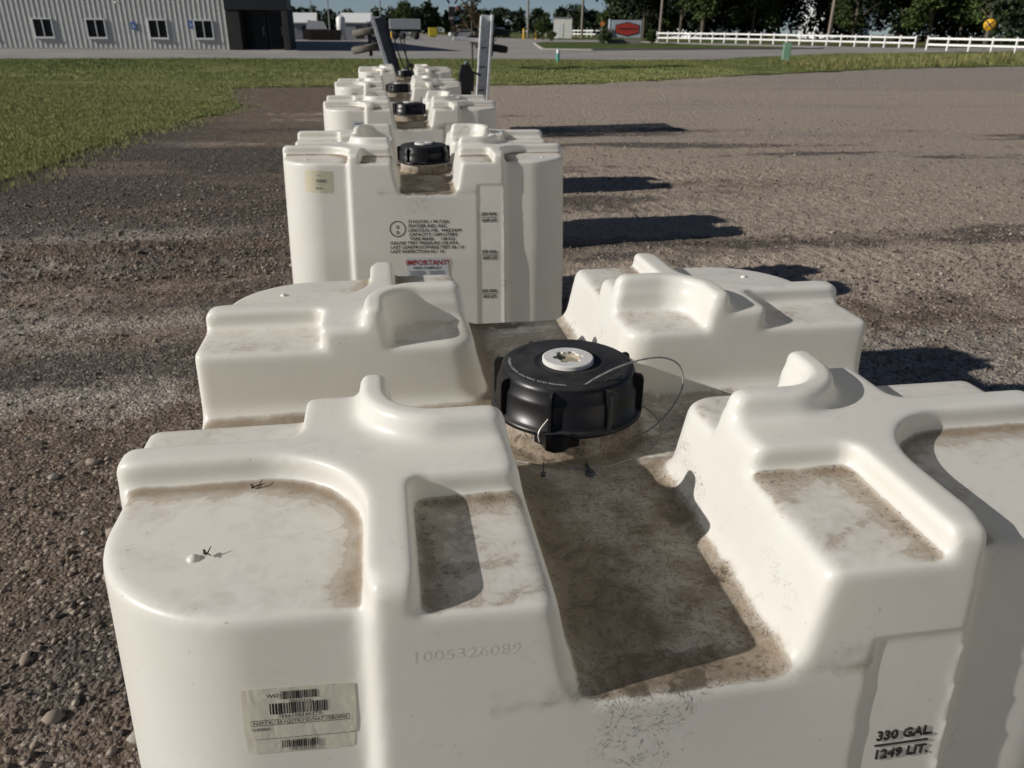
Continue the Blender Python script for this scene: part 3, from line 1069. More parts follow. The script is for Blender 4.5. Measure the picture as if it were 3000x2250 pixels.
def make_cap(parent, spin, full=True):
    c = link('cap', cap_me, None, parent, (0, CY, ZP), spin)
    for i in range(8):
        link('lug', lug_me, None, c, (0, 0, 0), R(45 * i + 20))
    for n_, m_ in (('bung', bung_me), ('bung_socket', sock_me)):
        b_ = link(n_, m_, None, c, (0, 0, .0085)); b_.scale = (1.18, 1.18, .95)
    if full:
        link('tether_lug', tab_me, None, c, (0, 0, 0), R(-20))
        for m_ in (t_print, t_emb, t_emb2): link(m_.name.split('.')[0], m_, None, c)
    return c
bpy.data.objects.remove(cap_root)

# ---- artwork shared by the tanks
def gauge(parent, gal, lit, hh_, lift=.0016):
    dc = Decal(.2560 if hh_ == -.266 else .2450, hh_, 0.0)
    v, f = merge([at2(text2d(gal + ' GAL.', .0175, 'CENTER', .012), 0, .0075), at2(text2d(lit + ' LIT.', .0175, 'CENTER', .012), 0, -.0185)])
    dc.put('gauge_mark', v, f, M_INKW, parent, lift, lift + .0004)
    v, f = rect2d([(-.034, -.0005, .030, .0010)])
    dc.put('gauge_line', v, f, M_INKW, parent, lift, lift + .0004)

LABELS = ['nearest large white square tank, dusty trench, black cap and steel tether wire',
          'second white square tank from the camera, with printed lettering and red-headed IMPORTANT sticker',
          'third white square tank from the camera, midway along the row',
          'fourth white square tank from the camera, next to last in the row',
          'farthest and smallest white square tank, last of the row before the trailer']
TANKS = [(0, 0, 0), (-.083, 2.600, -1.7), (-.06, 4.85, .5), (-.08, 7.05, -.8), (.08, 9.85, 0)]
roots = []
for i, (x, y, a) in enumerate(TANKS):
    root = empty('storage_tank', (x, y, 0), R(a))
    tag(root, LABELS[i], 'tank', 'white storage tanks in a row')
    link('body', TANK_ME, None, root)
    make_cap(root, R([0, 75, 190, 300, 20][i]), i == 0)
    roots.append(root)
for i in (0, 1, 2):
    gauge(roots[i], '330', '1249', -.266 if i == 0 else -.250)
    if i: gauge(roots[i], '275', '1040', -.404); gauge(roots[i], '220', '833', -.572)

# near tank: moulded serial number
dc = Decal(-.2215, -.0855, R(-1.0))
v, f = text2d('1005326089', .0165, 'CENTER', 0, 1.25)
dc.put('serial_number', v, f, M_HDPE, roots[0], .00010, .0006)
# near tank: two overlapping paper labels with bar codes
def label_near(root):
    dc = Decal(-.3790, -.1580, R(-2.5))
    low = dc.put('label_sticker', *grid2d(.1000, .060, 12, 6, .004), M_STICK, root, .0005)
    tag(low, 'lower, older bar code label partly covered by another')
    dc = Decal(-.3780, -.1410, R(-2.5))
    W, H = .1030, .0580
    st = dc.put('label_sticker', *grid2d(W, H, 14, 7, .003), M_STICK, root, .0011)
    dc2 = Decal(-.3790, -.1580, R(-2.5))
    bars = rect2d(barcode(.0330, .0090, .000, .0205, 3) + barcode(.0530, .0125, -.0005, .0055, 5))
    dc.put('bar_code', *bars, M_INK, st, .0015)
    tx = [at2(text2d('WO', .0062), -.0290, .0185), at2(text2d('00229316', .0050), -.0090, .0115), at2(text2d('3S66100240270', .0056, sx=1.1), -.0200, -.0052),
          at2(text2d('ASM TK 330 SQSTK HD/NAT 2RB/4INS', .0056, 'CENTER', 0, .92), 0, -.0118), at2(text2d('SO83865', .0046), -.0450, -.0188)]
    dc.put('label_print', *merge(tx + [rect2d(box_outline(-.0450, -.0133, .0455, -.0068, .0004))]), M_INK, st, .0015)
    dc2.put('bar_code', *rect2d(barcode(.0340, .0090, -.001, -.0195, 9)), M_INK, low, .0015)
    dc2.put('label_print', *at2(text2d('1005326089', .0052), -.0125, -.0295 + .0012), M_INK, low, .0015)
label_near(roots[0])
# second tank: yellowed bar code label
dc = Decal(-.425, -.104, R(-3))
st = dc.put('label_sticker', *grid2d(.108, .084, 8, 6, .003), M_STICKY, roots[1], .0006)
dc.put('bar_code', *rect2d(barcode(.040, .013, .008, .004, 11) + barcode(.026, .007, -.002, -.024, 12)), M_GREYINK, st, .0012)
dc.put('label_print', *at2(text2d('00226', .008), -.010, .022), M_GREYINK, st, .0012)
dc.put('label_print', *at2(text2d('ASM TK 330', .005), -.012, -.012), M_GREYINK, st, .0012)
# third and fourth: small stickers
dc = Decal(-.36, -.125, R(-3)); st = dc.put('label_sticker', *grid2d(.075, .045, 6, 4, .003), M_STICKW, roots[2], .0006)
dc.put('label_print', *rect2d([(-.02, -.002, .03, .009)]), M_GREYINK, st, .0012)
dc = Decal(-.40, -.11, R(2)); st = dc.put('label_sticker', *grid2d(.055, .060, 6, 4, .003), M_STICKY, roots[3], .0006)
dc.put('label_print', *rect2d([(-.012, -.004, .015, .012)]), M_GREYINK, st, .0012)
# second tank: certification text and sticker
def cert(root):
    dc = Decal(0, 0, R(-1.2))
    ring = []
    for r0 in (.0325, .0285): ring += [(r0 * math.cos(2 * math.pi * j / 40), r0 * math.sin(2 * math.pi * j / 40)) for j in range(40)]
    cxr, cyr = -.122, -.292
    rv = [(a + cxr, b + cyr) for a, b in ring]
    rf = [(j, (j + 1) % 40, 40 + (j + 1) % 40, 40 + j) for j in range(40)]
    dc.put('un_mark', *merge([(rv, rf), at2(text2d('u', .026, 'CENTER', .02), cxr, cyr + .002), at2(text2d('n', .026, 'CENTER', .02), cxr, cyr - .021)]), M_INKW, root, .0008)
    ls = [('31H2/Y/01 / 90 /USA', -.080, -.268), ('SNYDER IND. INC.', -.080, -.2852), ('LINCOLN, NE.  4462/2439', -.080, -.3024),
          ('CAPACITY-1249 LITERS', -.078, -.3196), ('TARE MASS-    128 KG', -.076, -.3368), ('GAUGE TEST PRESSURE-100 KPA', -.154, -.3540),
          ('LAST LEAKPROOFNESS TEST-06 /10', -.154, -.3712), ('LAST INSPECTION-06 / 10', -.154, -.3884)]
    dc.put('certification_print', *merge([at2(text2d(s_, .0175, 'LEFT', .028, 1.10), xx, yy) for s_, xx, yy in ls]), M_INKW, root, .0014)
    dc = Decal(-.014, -.462, R(-1.0))
    st = dc.put('notice_sticker', *grid2d(.170, .110, 6, 4), M_STICKW, root, .0022)
    dc.put('notice_heading', *at2(text2d('IMPORTANT!', .0300, 'CENTER', .022, 1.0), 0, .024), M_RED, st, .0030)
    dc.put('notice_print', *at2(text2d('READ CAREFULLY', .0145, 'CENTER', .02), 0, .0065), M_INK, st, .0030)
    r_ = random.Random(4)
    bars = []
    for col_ in (0, 1):
        for j in range(9):
            x0 = -.078 + col_ * .082 + (.004 if j % 3 else 0)
            bars.append((x0, -.002 - j * .0062, x0 + .070 - r_.random() * .02, -.0045 - j * .0062))
    bars = [(a, min(b, d), c, max(b, d)) for a, b, c, d in bars]
    dc.put('fine_print', *rect2d(bars), M_GREYINK, st, .0030)
cert(roots[1])
# tether wire of the near cap: arched loop, then a turn lying on the trench floor
def spline(pts, n=10):
    P = [Vector(p) for p in pts]
    out = []
    for i in range(len(P) - 1):
        p0, p1, p2, p3 = P[max(i - 1, 0)], P[i], P[i + 1], P[min(i + 2, len(P) - 1)]
        for j in range(n):
            t = j / n
            out.append(.5 * ((2 * p1) + (-p0 + p2) * t + (2 * p0 - 5 * p1 + 4 * p2 - p3) * t * t + (-p0 + 3 * p1 - 3 * p2 + p3) * t ** 3))
    out.append(P[-1])
    return out
wire = [(-.066, -.096, -.112), (-.064, -.090, -.094), (-.027, -.078, -.060), (.015, -.069, -.030), (.078, -.048, -.014), (.141, -.020, -.020),
        (.186, .012, -.052), (.190, .006, -.092), (.152, -.020, -.128), (.095, -.050, -.1455), (.045, -.072, -.1480), (.018, -.088, -.1485), (.004, -.112, -.1488)]
MB().tube([(a, b, c + ZP) for a, b, c in spline(wire)], .0015, 6).build('tether_wire', M_WIRE, roots[0])
wire2 = [(-.100, -.080, -.1500), (-.032, -.113, -.1500), (.036, -.115, -.1500), (.112, -.078, -.1495), (.152, -.020, -.1495), (.158, .050, -.1495), (.130, .100, -.1495)]
MB().tube([(a, b, c + ZP) for a, b, c in spline(wire2)], .0014, 6).build('tether_wire', M_WIRE, roots[0])
cr = MB().tube([(.004, -.112, ZP - .1480), (.003, -.126, ZP - .1470)], .0032, 8)
cr.lathe([(0, .0), (.0075, .0), (.0080, .004), (.0065, .0060), (0, .0062)], 14, (.003, -.134, ZP - .1515))
cr.build('wire_end', M_CRIMP, roots[0])
MB().tube([(-.066, -.128, ZP - .128), (-.066, -.128, ZP - .146)], .0009, 6).lathe([(0, 0), (.004, 0), (.004, .006), (0, .006)], 8, (-.066, -.128, ZP - .151)).build('wire_end', M_CRIMP, roots[0])
w3 = [(.10, -.10, -.148), (.13, -.18, -.11), (.18, -.20, .02), (.20, -.16, .055), (.17, -.10, .045), (.14, -.06, -.02)]
MB().tube([(a, b, c + ZP) for a, b, c in spline(w3)], .0010, 6).build('tether_wire', M_WIRE, roots[1])

nub_me = MB().lathe([(.0065, -.001), (.0060, .002), (.0040, .0040), (0, .0046)], 12).mesh('vent_nub', M_HDPE)
for rt in roots[:2]:
    for sx_ in (-1, 1):
        for sy_ in (-1, 1): link('vent_nub', nub_me, None, rt, (sx_ * .478, sy_ * .42, ZP - .0345))
# litter on the near tank: a few twigs and crumbs
M_TWIG = plain('dead_twig', (.035, .026, .018), .9)
TWIGS = [(-.4335, -.2950, -.0335, .015, 'dark crooked twig lying at the back rim of the left round ledge'),
         (-.4640, -.4200, -.0325, .010, 'short dark twig beside the moulded nub on the left round ledge'),
         (.152, -.2050, -.1515, .034, 'long thin black twig along the foot of the right trench wall')]
for (x, y, h, L, lab) in TWIGS:
    r_ = random.Random(int(L * 1e4))
    a = r_.uniform(-.5, .5) if L < .03 else R(-72)
    pts = [(x + math.cos(a) * L * (t - .5) + r_.uniform(-.0012, .0012), y + math.sin(a) * L * (t - .5) + r_.uniform(-.0012, .0012), ZP + h + .0015 + r_.uniform(0, .002)) for t in np.linspace(0, 1, 6)]
    m = MB().tube(pts, [.0005, .0008, .0008, .0009, .0006, .0004], 5)
    if L < .03:
        m.tube([pts[3], (pts[3][0] + .003, pts[3][1] + .006, pts[3][2] + .004)], [.0009, .0004], 5)
        m.tube([pts[1], (pts[1][0] - .002, pts[1][1] + .004, pts[1][2] + .002)], [.0018, .0012], 5)
    tag(m.build('twig', M_TWIG), lab, 'twig', 'twigs on the near tank')
# ------------------------------------------------------------------ metal-clad building, far left
def rotz(a): return Matrix.Rotation(a, 4, 'Z')
M_SIDING = plain('grey_steel_siding', (.47, .475, .45), .45, .0, var=.06, scale=1.5)
M_TRIM = plain('white_window_trim', (.66, .67, .67), .4, var=.04)
M_PANE = plain('dark_window_glass', (.006, .007, .008), .2, var=.1, spec=.2)
M_NAVY = plain('navy_fascia_metal', (.006, .008, .014), .5)
M_DSTONE = plain('dark_ledge_stone', (.022, .021, .020), .8, var=.5, scale=5, bump=.6)
M_BLUE = plain('blue_sign_face', (.035, .11, .33), .5)
M_FRAME = plain('black_door_frame', (.008, .008, .010), .4)
M_LOBBY = plain('lobby_wall', (.10, .11, .12), .7)
M_ROOF = plain('roof_steel', (.35, .36, .35), .4)
BE = (-5.75, 56.0); BA = R(-3)                    # front right corner, facade heading
bld = empty('metal_building', (BE[0], BE[1], .70), BA)
tag(bld, 'long grey ribbed-steel building with small windows and dark recessed entrance', 'building')
# local x runs left along -x; facade plane y = 0, building behind (+y)
BW, BD, BH = 24.0, 44.0, 5.35
ENT = 3.95                                       # width of the entrance bay at the right end
def siding_profile(w):
    pts, x = [], 0.0
    while x < w - 1e-4:
        pts += [(x, 0), (x + .20, 0), (x + .225, -.020), (x + .280, -.020), (x + .305, 0)]
        x += .305
    return [(a, b) for a, b in pts if a <= w + 1e-6] + [(w, 0)]
PW = .915
pr_ = siding_profile(PW)
def siding_mesh(z0, z1):
    v = [(a, b, z0) for a, b in pr_] + [(a, b, z1) for a, b in pr_]
    n = len(pr_)
    f = [(i, i + 1, n + i + 1, n + i) for i in range(n - 1)]
    me = bpy.data.meshes.new('siding_panel'); me.from_pydata(v, [], f); me.update(); me.materials.append(M_SIDING)
    return me
full_panel = siding_mesh(.12, BH)
npan = int((BW - ENT) / PW)
for i in range(npan):
    link('siding_panel', full_panel, None, bld, (-ENT - (i + 1) * PW, 0, 0))
# back-up walls behind the skin
SK = -.156                                       # the right flank runs back a little to the left
MB().prism([(-BW, .10), (-ENT - .01, .10), (-ENT - .01, 2.8), (-.02 + SK * 2.8, 2.8), (SK * BD, BD), (-BW, BD)], .02, BH - .03).build('wall', M_SIDING, bld)
MB().prism([(-BW - .2, -.25), (.15, -.25), (.15 + SK * BD, BD + .2), (-BW - .2, BD + .2)], BH - .02, BH + .14).build('roof', M_ROOF, bld)
MB().box((-BW / 2 - ENT / 2, -.02, .06), (BW - ENT, .10, .12)).build('base_trim', M_KERB, bld)
# entrance bay: navy fascia over a recessed glazed front, stone pier
MB().box((-ENT / 2, .60, 3.85), (ENT, 1.9, 2.85), .02).build('fascia', M_NAVY, bld)
MB().box((-ENT + .45, .55, 1.20), (.86, 1.7, 2.40), .02).build('stone_pier', M_DSTONE, bld)
MB().box((-.20, .40, 1.20), (.38, 1.5, 2.40), .02).build('stone_pier', M_DSTONE, bld)
MB().box((-ENT / 2, 1.50, .05), (ENT, 3.0, .10)).build('porch_slab', M_KERB, bld)
MB().box((-ENT / 2, 2.30, 1.25), (ENT - .1, .05, 2.4)).build('lobby_wall', M_LOBBY, bld)
for (xa, xb) in ((-2.95, -1.75), (-1.60, -.55)):
    d_ = MB()
    w_ = xb - xa
    for (cx, cz, sx, sz) in ((xa + .05, 1.25, .10, 2.3), (xb - .05, 1.25, .10, 2.3), ((xa + xb) / 2, 2.34, w_ - .2, .12), ((xa + xb) / 2, .22, w_ - .2, .22)):
        d_.box((cx, 1.45, cz), (sx, .09, sz))
    dr = d_.build('glass_door', M_FRAME, bld)
    MB().box(((xa + xb) / 2, 1.46, 1.3), (w_ - .2, .02, 1.96)).build('pane', M_PANE, dr)
    MB().tube([(xb - .2, 1.36, .9), (xb - .2, 1.36, 1.5)], .02, 6).build('handle', M_TRIM, dr)
MB().box((-ENT / 2, -.75, -.02), (ENT + 1.2, 1.4, .16), .02).build('sidewalk', M_KERB, bld)
# windows: frame, mullion, two panes each
def bwin(x, z0=.70, w=1.20, h=1.14):
    fr = MB()
    for (cx, cz, sx, sz) in ((0, h / 2 - .035, w, .07), (0, -h / 2 + .035, w, .07), (-w / 2 + .035, 0, .07, h - .14), (w / 2 - .035, 0, .07, h - .14)):
        fr.box((cx, -.045, cz), (sx, .06, sz), .008)
    o = fr.build('window', M_TRIM, bld, (x, 0, z0 + h / 2))
    MB().box((0, -.05, 0), (.05, .05, h - .14)).build('mullion', M_TRIM, o)
    for s_ in (-1, 1): MB().box((s_ * w / 4, -.022, 0), (w / 2 - .09, .02, h - .15)).build('pane', M_PANE, o)
    MB().box((0, -.07, -h / 2 - .02), (w + .06, .10, .035)).build('sill', M_TRIM, o)
for x in (-5.43, -8.27, -12.05, -15.25, -18.95): bwin(x)
def bsign(x, z, lab):
    # wheelchair-parking plate: blue face, white symbol
    s_ = MB().box((0, 0, 0), (.32, .012, .46), .004).build('parking_sign', M_BLUE, None)
    s_.location = (BE[0] + math.cos(BA) * x + .05 * math.sin(BA), BE[1] + math.sin(BA) * x - .05 * math.cos(BA), .70 + z)
    s_.rotation_euler = (0, 0, BA)
    tag(s_, lab, 'sign', 'blue parking signs on the steel wall')
    sy = MB().lathe([(.06, 0), (.08, 0)], 16, (0.01, -.008, -.06), Matrix.Rotation(R(90), 4, 'X'))
    sy.box((-.02, -.008, .09), (.05, .003, .05)); sy.box((-.02, -.008, .01), (.04, .003, .10)); sy.box((.03, -.008, -.02), (.09, .003, .03))
    sy.build('symbol', M_WHITEINK, s_)
bsign(-9.75, 1.45, 'blue parking sign on the grey wall between the second and third windows')
bsign(-6.20, 1.55, 'blue parking sign on the grey wall just left of the rightmost window')
cam_ = MB().tube([(0, 0, 0), (0, -.42, .10)], .02, 6).lathe([(.0, -.10), (.07, -.09), (.10, -.02), (.09, .04), (0, .06)], 12, (0, -.46, .08)).build('wall_floodlight', M_TRIM)
cam_.location = (BE[0] - 10.0, BE[1] - .92, 3.36); cam_.rotation_euler = (0, 0, BA)
tag(cam_, 'small white floodlight on a bracket high on the grey steel wall', 'light')

# ------------------------------------------------------------------ folded trailer behind the last tank
M_GALV = plain('galvanised_steel', (.62, .64, .64), .45, .25, var=.15, scale=12)
M_DKST = plain('dark_painted_steel', (.030, .034, .044), .45, .2, var=.2)
M_TYRE = plain('dusty_sunlit_tyre_rubber', (.115, .104, .086), .85, var=.3, scale=14)  # left tyres: dust, plus the sun on that side put into the colour
M_TYREK = plain('black_tyre_rubber', (.014, .014, .014), .8, var=.2, scale=14)
M_HOSE = plain('black_hose', (.012, .012, .013), .5)
TY = 16.0
tr = empty('folded_trailer', (.9, TY, 0))
tag(tr, 'folded-up trailer with two tall steel rails and tyres, behind the last tank', 'trailer')
def beam(a, b, wx, wy, mat, name, parent=tr):
    a, b = Vector(a), Vector(b)
    z = (b - a).normalized()
    x = Vector((1, 0, 0)); x = (x - z * x.dot(z)).normalized(); y = z.cross(x)
    M = Matrix((x, y, z)).transposed().to_4x4()
    m = MB().box(((a.x + b.x) / 2, (a.y + b.y) / 2, (a.z + b.z) / 2), (wx, wy, (b - a).length), .006, M)
    return m.build(name, mat, parent)
# left rail: bright flange and dark web
beam((-.62, -.05, .05), (-1.22, -.05, 2.29), .070, .05, M_GALV, 'rail_flange')
beam((-.47, .02, .05), (-1.07, .02, 2.27), .205, .03, M_DKST, 'rail_web')
beam((-.37, .07, .05), (-.97, .07, 2.20), .03, .10, M_DKST, 'rail_flange')
# right rail
beam((.90, .03, .05), (1.06, .03, 2.33), .200, .03, M_GALV, 'rail_web')
beam((.79, -.03, .05), (.95, -.03, 2.31), .035, .10, M_GALV, 'rail_flange')
beam((1.01, -.03, .05), (1.175, -.03, 2.34), .050, .11, M_GALV, 'rail_flange')
for k_ in range(5):                                   # folded deck boards behind the right rail
    y_ = .25 + .30 * k_
    beam((.98 + .135 * y_, y_, .30), (1.12 + .135 * y_, y_, 2.15), .05, .27, M_DKST, 'deck_board')
for z in (.9, 1.35, 1.72): beam((.80 + .072 * z, -.01, z), (.93 + .072 * z, -.01, z + .015), .02, .03, M_DKST, 'slot')
def tyre(c, tilt, mat, rad=.345, wd=.135):
    pf = [(rad - .14, -wd / 2 + .02), (rad - .04, -wd / 2), (rad - .008, -wd / 2 + .015), (rad, -.03), (rad, .03), (rad - .008, wd / 2 - .015), (rad - .04, wd / 2), (rad - .14, wd / 2 - .02)]
    M = Matrix.Rotation(tilt, 4, 'Y') @ Matrix.Rotation(R(2), 4, 'X')
    t_ = MB().lathe(pf, 32, (0, 0, 0), M).build('tyre', mat, tr, c)
    MB().lathe([(0, .03), (.10, .03), (.20, -.02), (.232, -.07), (.232, .07), (.21, .05)], 24, (0, 0, 0), M).build('rim', M_DKST, t_)
tyre((-1.29, .42, 2.03), R(-11), M_TYRE); tyre((-1.33, .40, 1.72), R(-13), M_TYRE)
tyre((1.27, .42, 2.04), R(9), M_TYREK); tyre((1.22, .42, 1.73), R(8), M_TYREK)
beam((-1.28, .40, 1.55), (-1.30, .40, 2.15), .07, .07, M_DKST, 'axle')
beam((1.20, .42, 1.55), (1.28, .42, 2.18), .07, .07, M_DKST, 'axle')
beam((-1.30, .40, 1.88), (-.90, .10, 1.86), .08, .08, M_DKST, 'axle_arm')
beam((1.24, .40, 1.88), (1.05, .10, 1.86), .08, .08, M_DKST, 'axle_arm')
beam((-.66, .05, .32), (.95, .05, .32), .12, .12, M_DKST, 'cross_beam')
beam((-.66, .75, .32), (.95, .75, .32), .12, .12, M_DKST, 'cross_beam')
beam((-.50, .05, .32), (-.50, .75, .32), .10, .10, M_DKST, 'side_beam')
beam((.80, .05, .32), (.80, .75, .32), .10, .10, M_DKST, 'side_beam')
for px in (-.55, .85): beam((px, .75, 0), (px, .75, .30), .12, .12, M_DKST, 'foot')
beam((.38, .10, 1.90), (.98, .10, 1.86), .07, .07, M_GALV, 'light_bar')
for (x0, x1, sag) in ((-.83, -.58, .30), (-.72, -.45, .18), (-.62, -.52, .55)):
    pts = [(x0 + (x1 - x0) * t, -.02, 2.0 - .75 * t - sag * math.sin(math.pi * t) * .3) for t in np.linspace(0, 1, 10)]
    MB().tube(pts, .014, 6).build('hose', M_HOSE, tr)
MB().tube([(-.62, 0, 1.30), (-.50, -.05, 1.42), (-.38, -.05, 1.28), (-.36, -.05, .5)], .030, 8).build('hose', M_HOSE, tr)
jk = empty('trailer_jack', (1.50, TY - .35, 0))
tag(jk, 'black landing jack with splayed legs left of the bright steel rail', 'jack')
MB().prism([(-.10, 1.42), (.06, 1.42), (.15, 1.25), (.13, .92), (-.16, .92), (-.15, 1.22)][::-1], -.10, .10, M=Matrix(((1, 0, 0), (0, 0, 1), (0, 1, 0))).to_4x4()).build('gearbox', M_HOSE, jk)
MB().tube([(0, 0, .95), (0, 0, 1.45)], .05, 10).build('tube', M_HOSE, jk)
MB().lathe([(0, .06), (.05, .03), (.055, 0), (.04, -.02)], 12, (.0, -.02, 1.44)).build('head', M_CRIMP, jk)
for dx, dy in ((-.52, 0), (-.08, .05), (.24, -.05)):
    beam((0, 0, 1.05), (dx, dy, 0.0), .10, .08, M_HOSE, 'leg', jk)
beam((.08, 0, 1.30), (.30, 0, 1.22), .04, .04, M_HOSE, 'crank', jk)

# ------------------------------------------------------------------ fences
M_FENCE = plain('white_vinyl_rail', (.80, .80, .78), .45, var=.04)
def fence(p, q, n, hgt, lab, post_w=.13, rails=(.42, .86), rail_h=.15):
    r0 = empty('rail_fence', (p[0], p[1], Tz(*p)))
    tag(r0, lab, 'fence', 'white rail fences along the far road')
    pm = MB().box((0, 0, hgt / 2), (post_w, post_w, hgt), .01)
    pm.box((0, 0, hgt + .02), (post_w + .04, post_w + .04, .04), .01)
    pme = pm.mesh('post', M_FENCE)
    for i in range(n + 1):
        t = i / n
        x, y = p[0] + (q[0] - p[0]) * t, p[1] + (q[1] - p[1]) * t
        link('post', pme, None, r0, (x - p[0], y - p[1], Tz(x, y) - Tz(*p) + .05))
        if i < n:
            t2 = (i + 1) / n
            x2, y2 = p[0] + (q[0] - p[0]) * t2, p[1] + (q[1] - p[1]) * t2
            for rz in rails:
                a = Vector((x - p[0], y - p[1], Tz(x, y) - Tz(*p) + .05 + hgt * rz)); b = Vector((x2 - p[0], y2 - p[1], Tz(x2, y2) - Tz(*p) + .05 + hgt * rz))
                d = (b - a); L = d.length - post_w
                M = d.to_track_quat('X', 'Z').to_matrix().to_4x4()
                c = (a + b) / 2
                MB().box(c, (L, .04, rail_h), .006, M).build('rail', M_FENCE, r0)
fence((32.65, 95.2), (51.7, 74.0), 20, 1.12, 'long white rail fence between the brick sign and the gap on the right')
fence((48.9, 68.2), (52.4, 56.2), 6, 1.15, 'short white rail fence at the right edge, in front of the yellow sign')
fence((34.7, 181.5), (35.9, 129.2), 18, 1.25, 'small distant white fence left of the brick sign')

# ------------------------------------------------------------------ monument sign with red hexagon
M_SILVER = plain('brushed_silver_panel', (.42, .47, .52), .4, .4, var=.06)
M_BRICK = plain('grey_ledge_stone', (.17, .155, .14), .85, var=.35, scale=9, bump=.5)
M_SRED = plain('red_sign_panel', (.30, .030, .018), .45)
M_SBLK = plain('black_sign_edge', (.012, .012, .013), .4)
SX, SY = 25.9, 86.0
ms = empty('monument_sign', (SX, SY, Tz(SX, SY) + .12), -YAW - R(4))
tag(ms, 'roadside sign with silver panel and red hexagon on a stone base', 'sign')
MB().box((0, 0, .22), (3.5, .7, .44), .03).build('stone_base', M_BRICK, ms)
for i in range(6): MB().box((-1.62 + .03 * (i % 2), -.02, .12 + .24 * i), (.50 + .05 * (i % 2), .74, .22), .02).build('stone', M_BRICK, ms)
MB().box((.15, -.05, 1.42), (3.15, .30, 1.72), .03).build('panel', M_SILVER, ms)
MB().tube([(-1.62, -.05, 1.45), (-1.62, -.05, 2.35)], .16, 12).build('pillar', M_SILVER, ms)
def hexa(w, h, e, y, mat, name, par):
    po = [(-w, -e), (-w, e), (0, h), (w, e), (w, -e), (0, -h)]
    return MB().prism(po[::-1], -.02, .02, M=Matrix(((1, 0, 0), (0, 0, 1), (0, 1, 0))).to_4x4(), c=(.22, y, 1.42)).build(name, mat, par)
hexa(1.26, .70, .40, -.225, M_SBLK, 'hexagon_edge', ms)
hexa(1.18, .62, .34, -.250, M_SRED, 'hexagon', ms)

# lettering on the sign is too far off to read in the photograph: dark strokes with pale edges
ltr = MB()
r_ = random.Random(8)
for i in range(11):
    ltr.box((.22 - .90 + i * .18, -.285, 1.45), (.05 + .05 * r_.random(), .01, .26 - .10 * r_.random()))
ltr.build('lettering', M_SBLK, ms)['kind'] = 'stuff'

# ------------------------------------------------------------------ poles, pedestal, marker, road signs
M_POLE = plain('weathered_timber_pole', (.20, .165, .135), .85, var=.15, scale=4)
M_GPOLE = plain('grey_steel_pole', (.20, .21, .22), .5, .3)
def pole(x, y, h, r, lab, mat=M_POLE, lean=0.0, arms=1, name='utility_pole'):
    z = Tz(x, y)
    o = empty(name, (x, y, z))
    tag(o, lab, 'pole')
    MB().tube([(0, 0, -.3), (lean * h / 2, 0, h / 2), (lean * h, 0, h)], [r, r * .88, r * .75], 10).build('shaft', mat, o)
    if arms:
        MB().box((lean * h * .95, 0, h * .95), (2.2, .10, .12)).build('crossarm', mat, o)
        for s_ in (-.9, -.4, .4, .9): MB().lathe([(0, .18), (.05, .16), (.06, .06), (.03, 0)], 8, (lean * h * .95 + s_, 0, h * .95 + .06)).build('insulator', M_TRIM, o)
    return o
pole(48.7, 85.0, 10.5, .19, 'thick timber pole standing behind the white fence at right', lean=.012)
pole(33.2, 96.0, 10.5, .17, 'timber pole at the left end of the long white fence', lean=.01)
pole(31.5, 127.7, 11, .20, 'timber pole beside the small white box building')
pole(27.0, 150.0, 11, .20, 'timber pole on the skyline left of the white box building')
def lamp_post(x, y, h, lab):
    o = empty('lamp_post', (x, y, Tz(x, y)))
    tag(o, lab, 'lamp', 'thin lamp posts over the far left yard')
    MB().tube([(0, 0, 0), (0, 0, h)], [.11, .08], 8).build('post', M_GPOLE, o)
    MB().box((0, 0, h + .06), (.95, .35, .14), .03).build('lamp_head', M_GPOLE, o)
lamp_post(.60, 120, 7.0, 'lamp post with flat head rising behind the left trailer rail')
lamp_post(-6.9, 128, 7.3, 'lamp post behind the white cylinder in the far left yard')
lamp_post(-9.4, 128, 6.4, 'faint lamp post nearest the steel building')

M_GREENB = plain('green_utility_paint', (.17, .29, .20), .55, var=.08)
pd = empty('utility_pedestal', (22.6, 43.3, Tz(22.6, 43.3)), R(-20))
tag(pd, 'pale green ribbed utility pedestal standing in the grass', 'pedestal')
MB().box((0, 0, .42), (.42, .36, .84), .02).build('cabinet', M_GREENB, pd)
MB().box((0, 0, .87), (.46, .40, .06), .02).build('lid', M_GREENB, pd)
for i in range(7): MB().box((0, -.19, .16 + .09 * i), (.34, .02, .035), .004).build('louvre', M_GREENB, pd)
M_TEAL = plain('teal_plastic', (.06, .33, .28), .5)
mk = empty('marker_post', (8.82, 40.6, Tz(8.82, 40.6)))
tag(mk, 'short teal marker post with white top in the grass', 'post')
MB().tube([(0, 0, 0), (0, 0, .42)], .085, 12).build('tube', M_TEAL, mk)
MB().lathe([(.086, .42), (.086, .56), (.06, .61), (0, .63)], 12).build('cap', M_TRIM, mk)

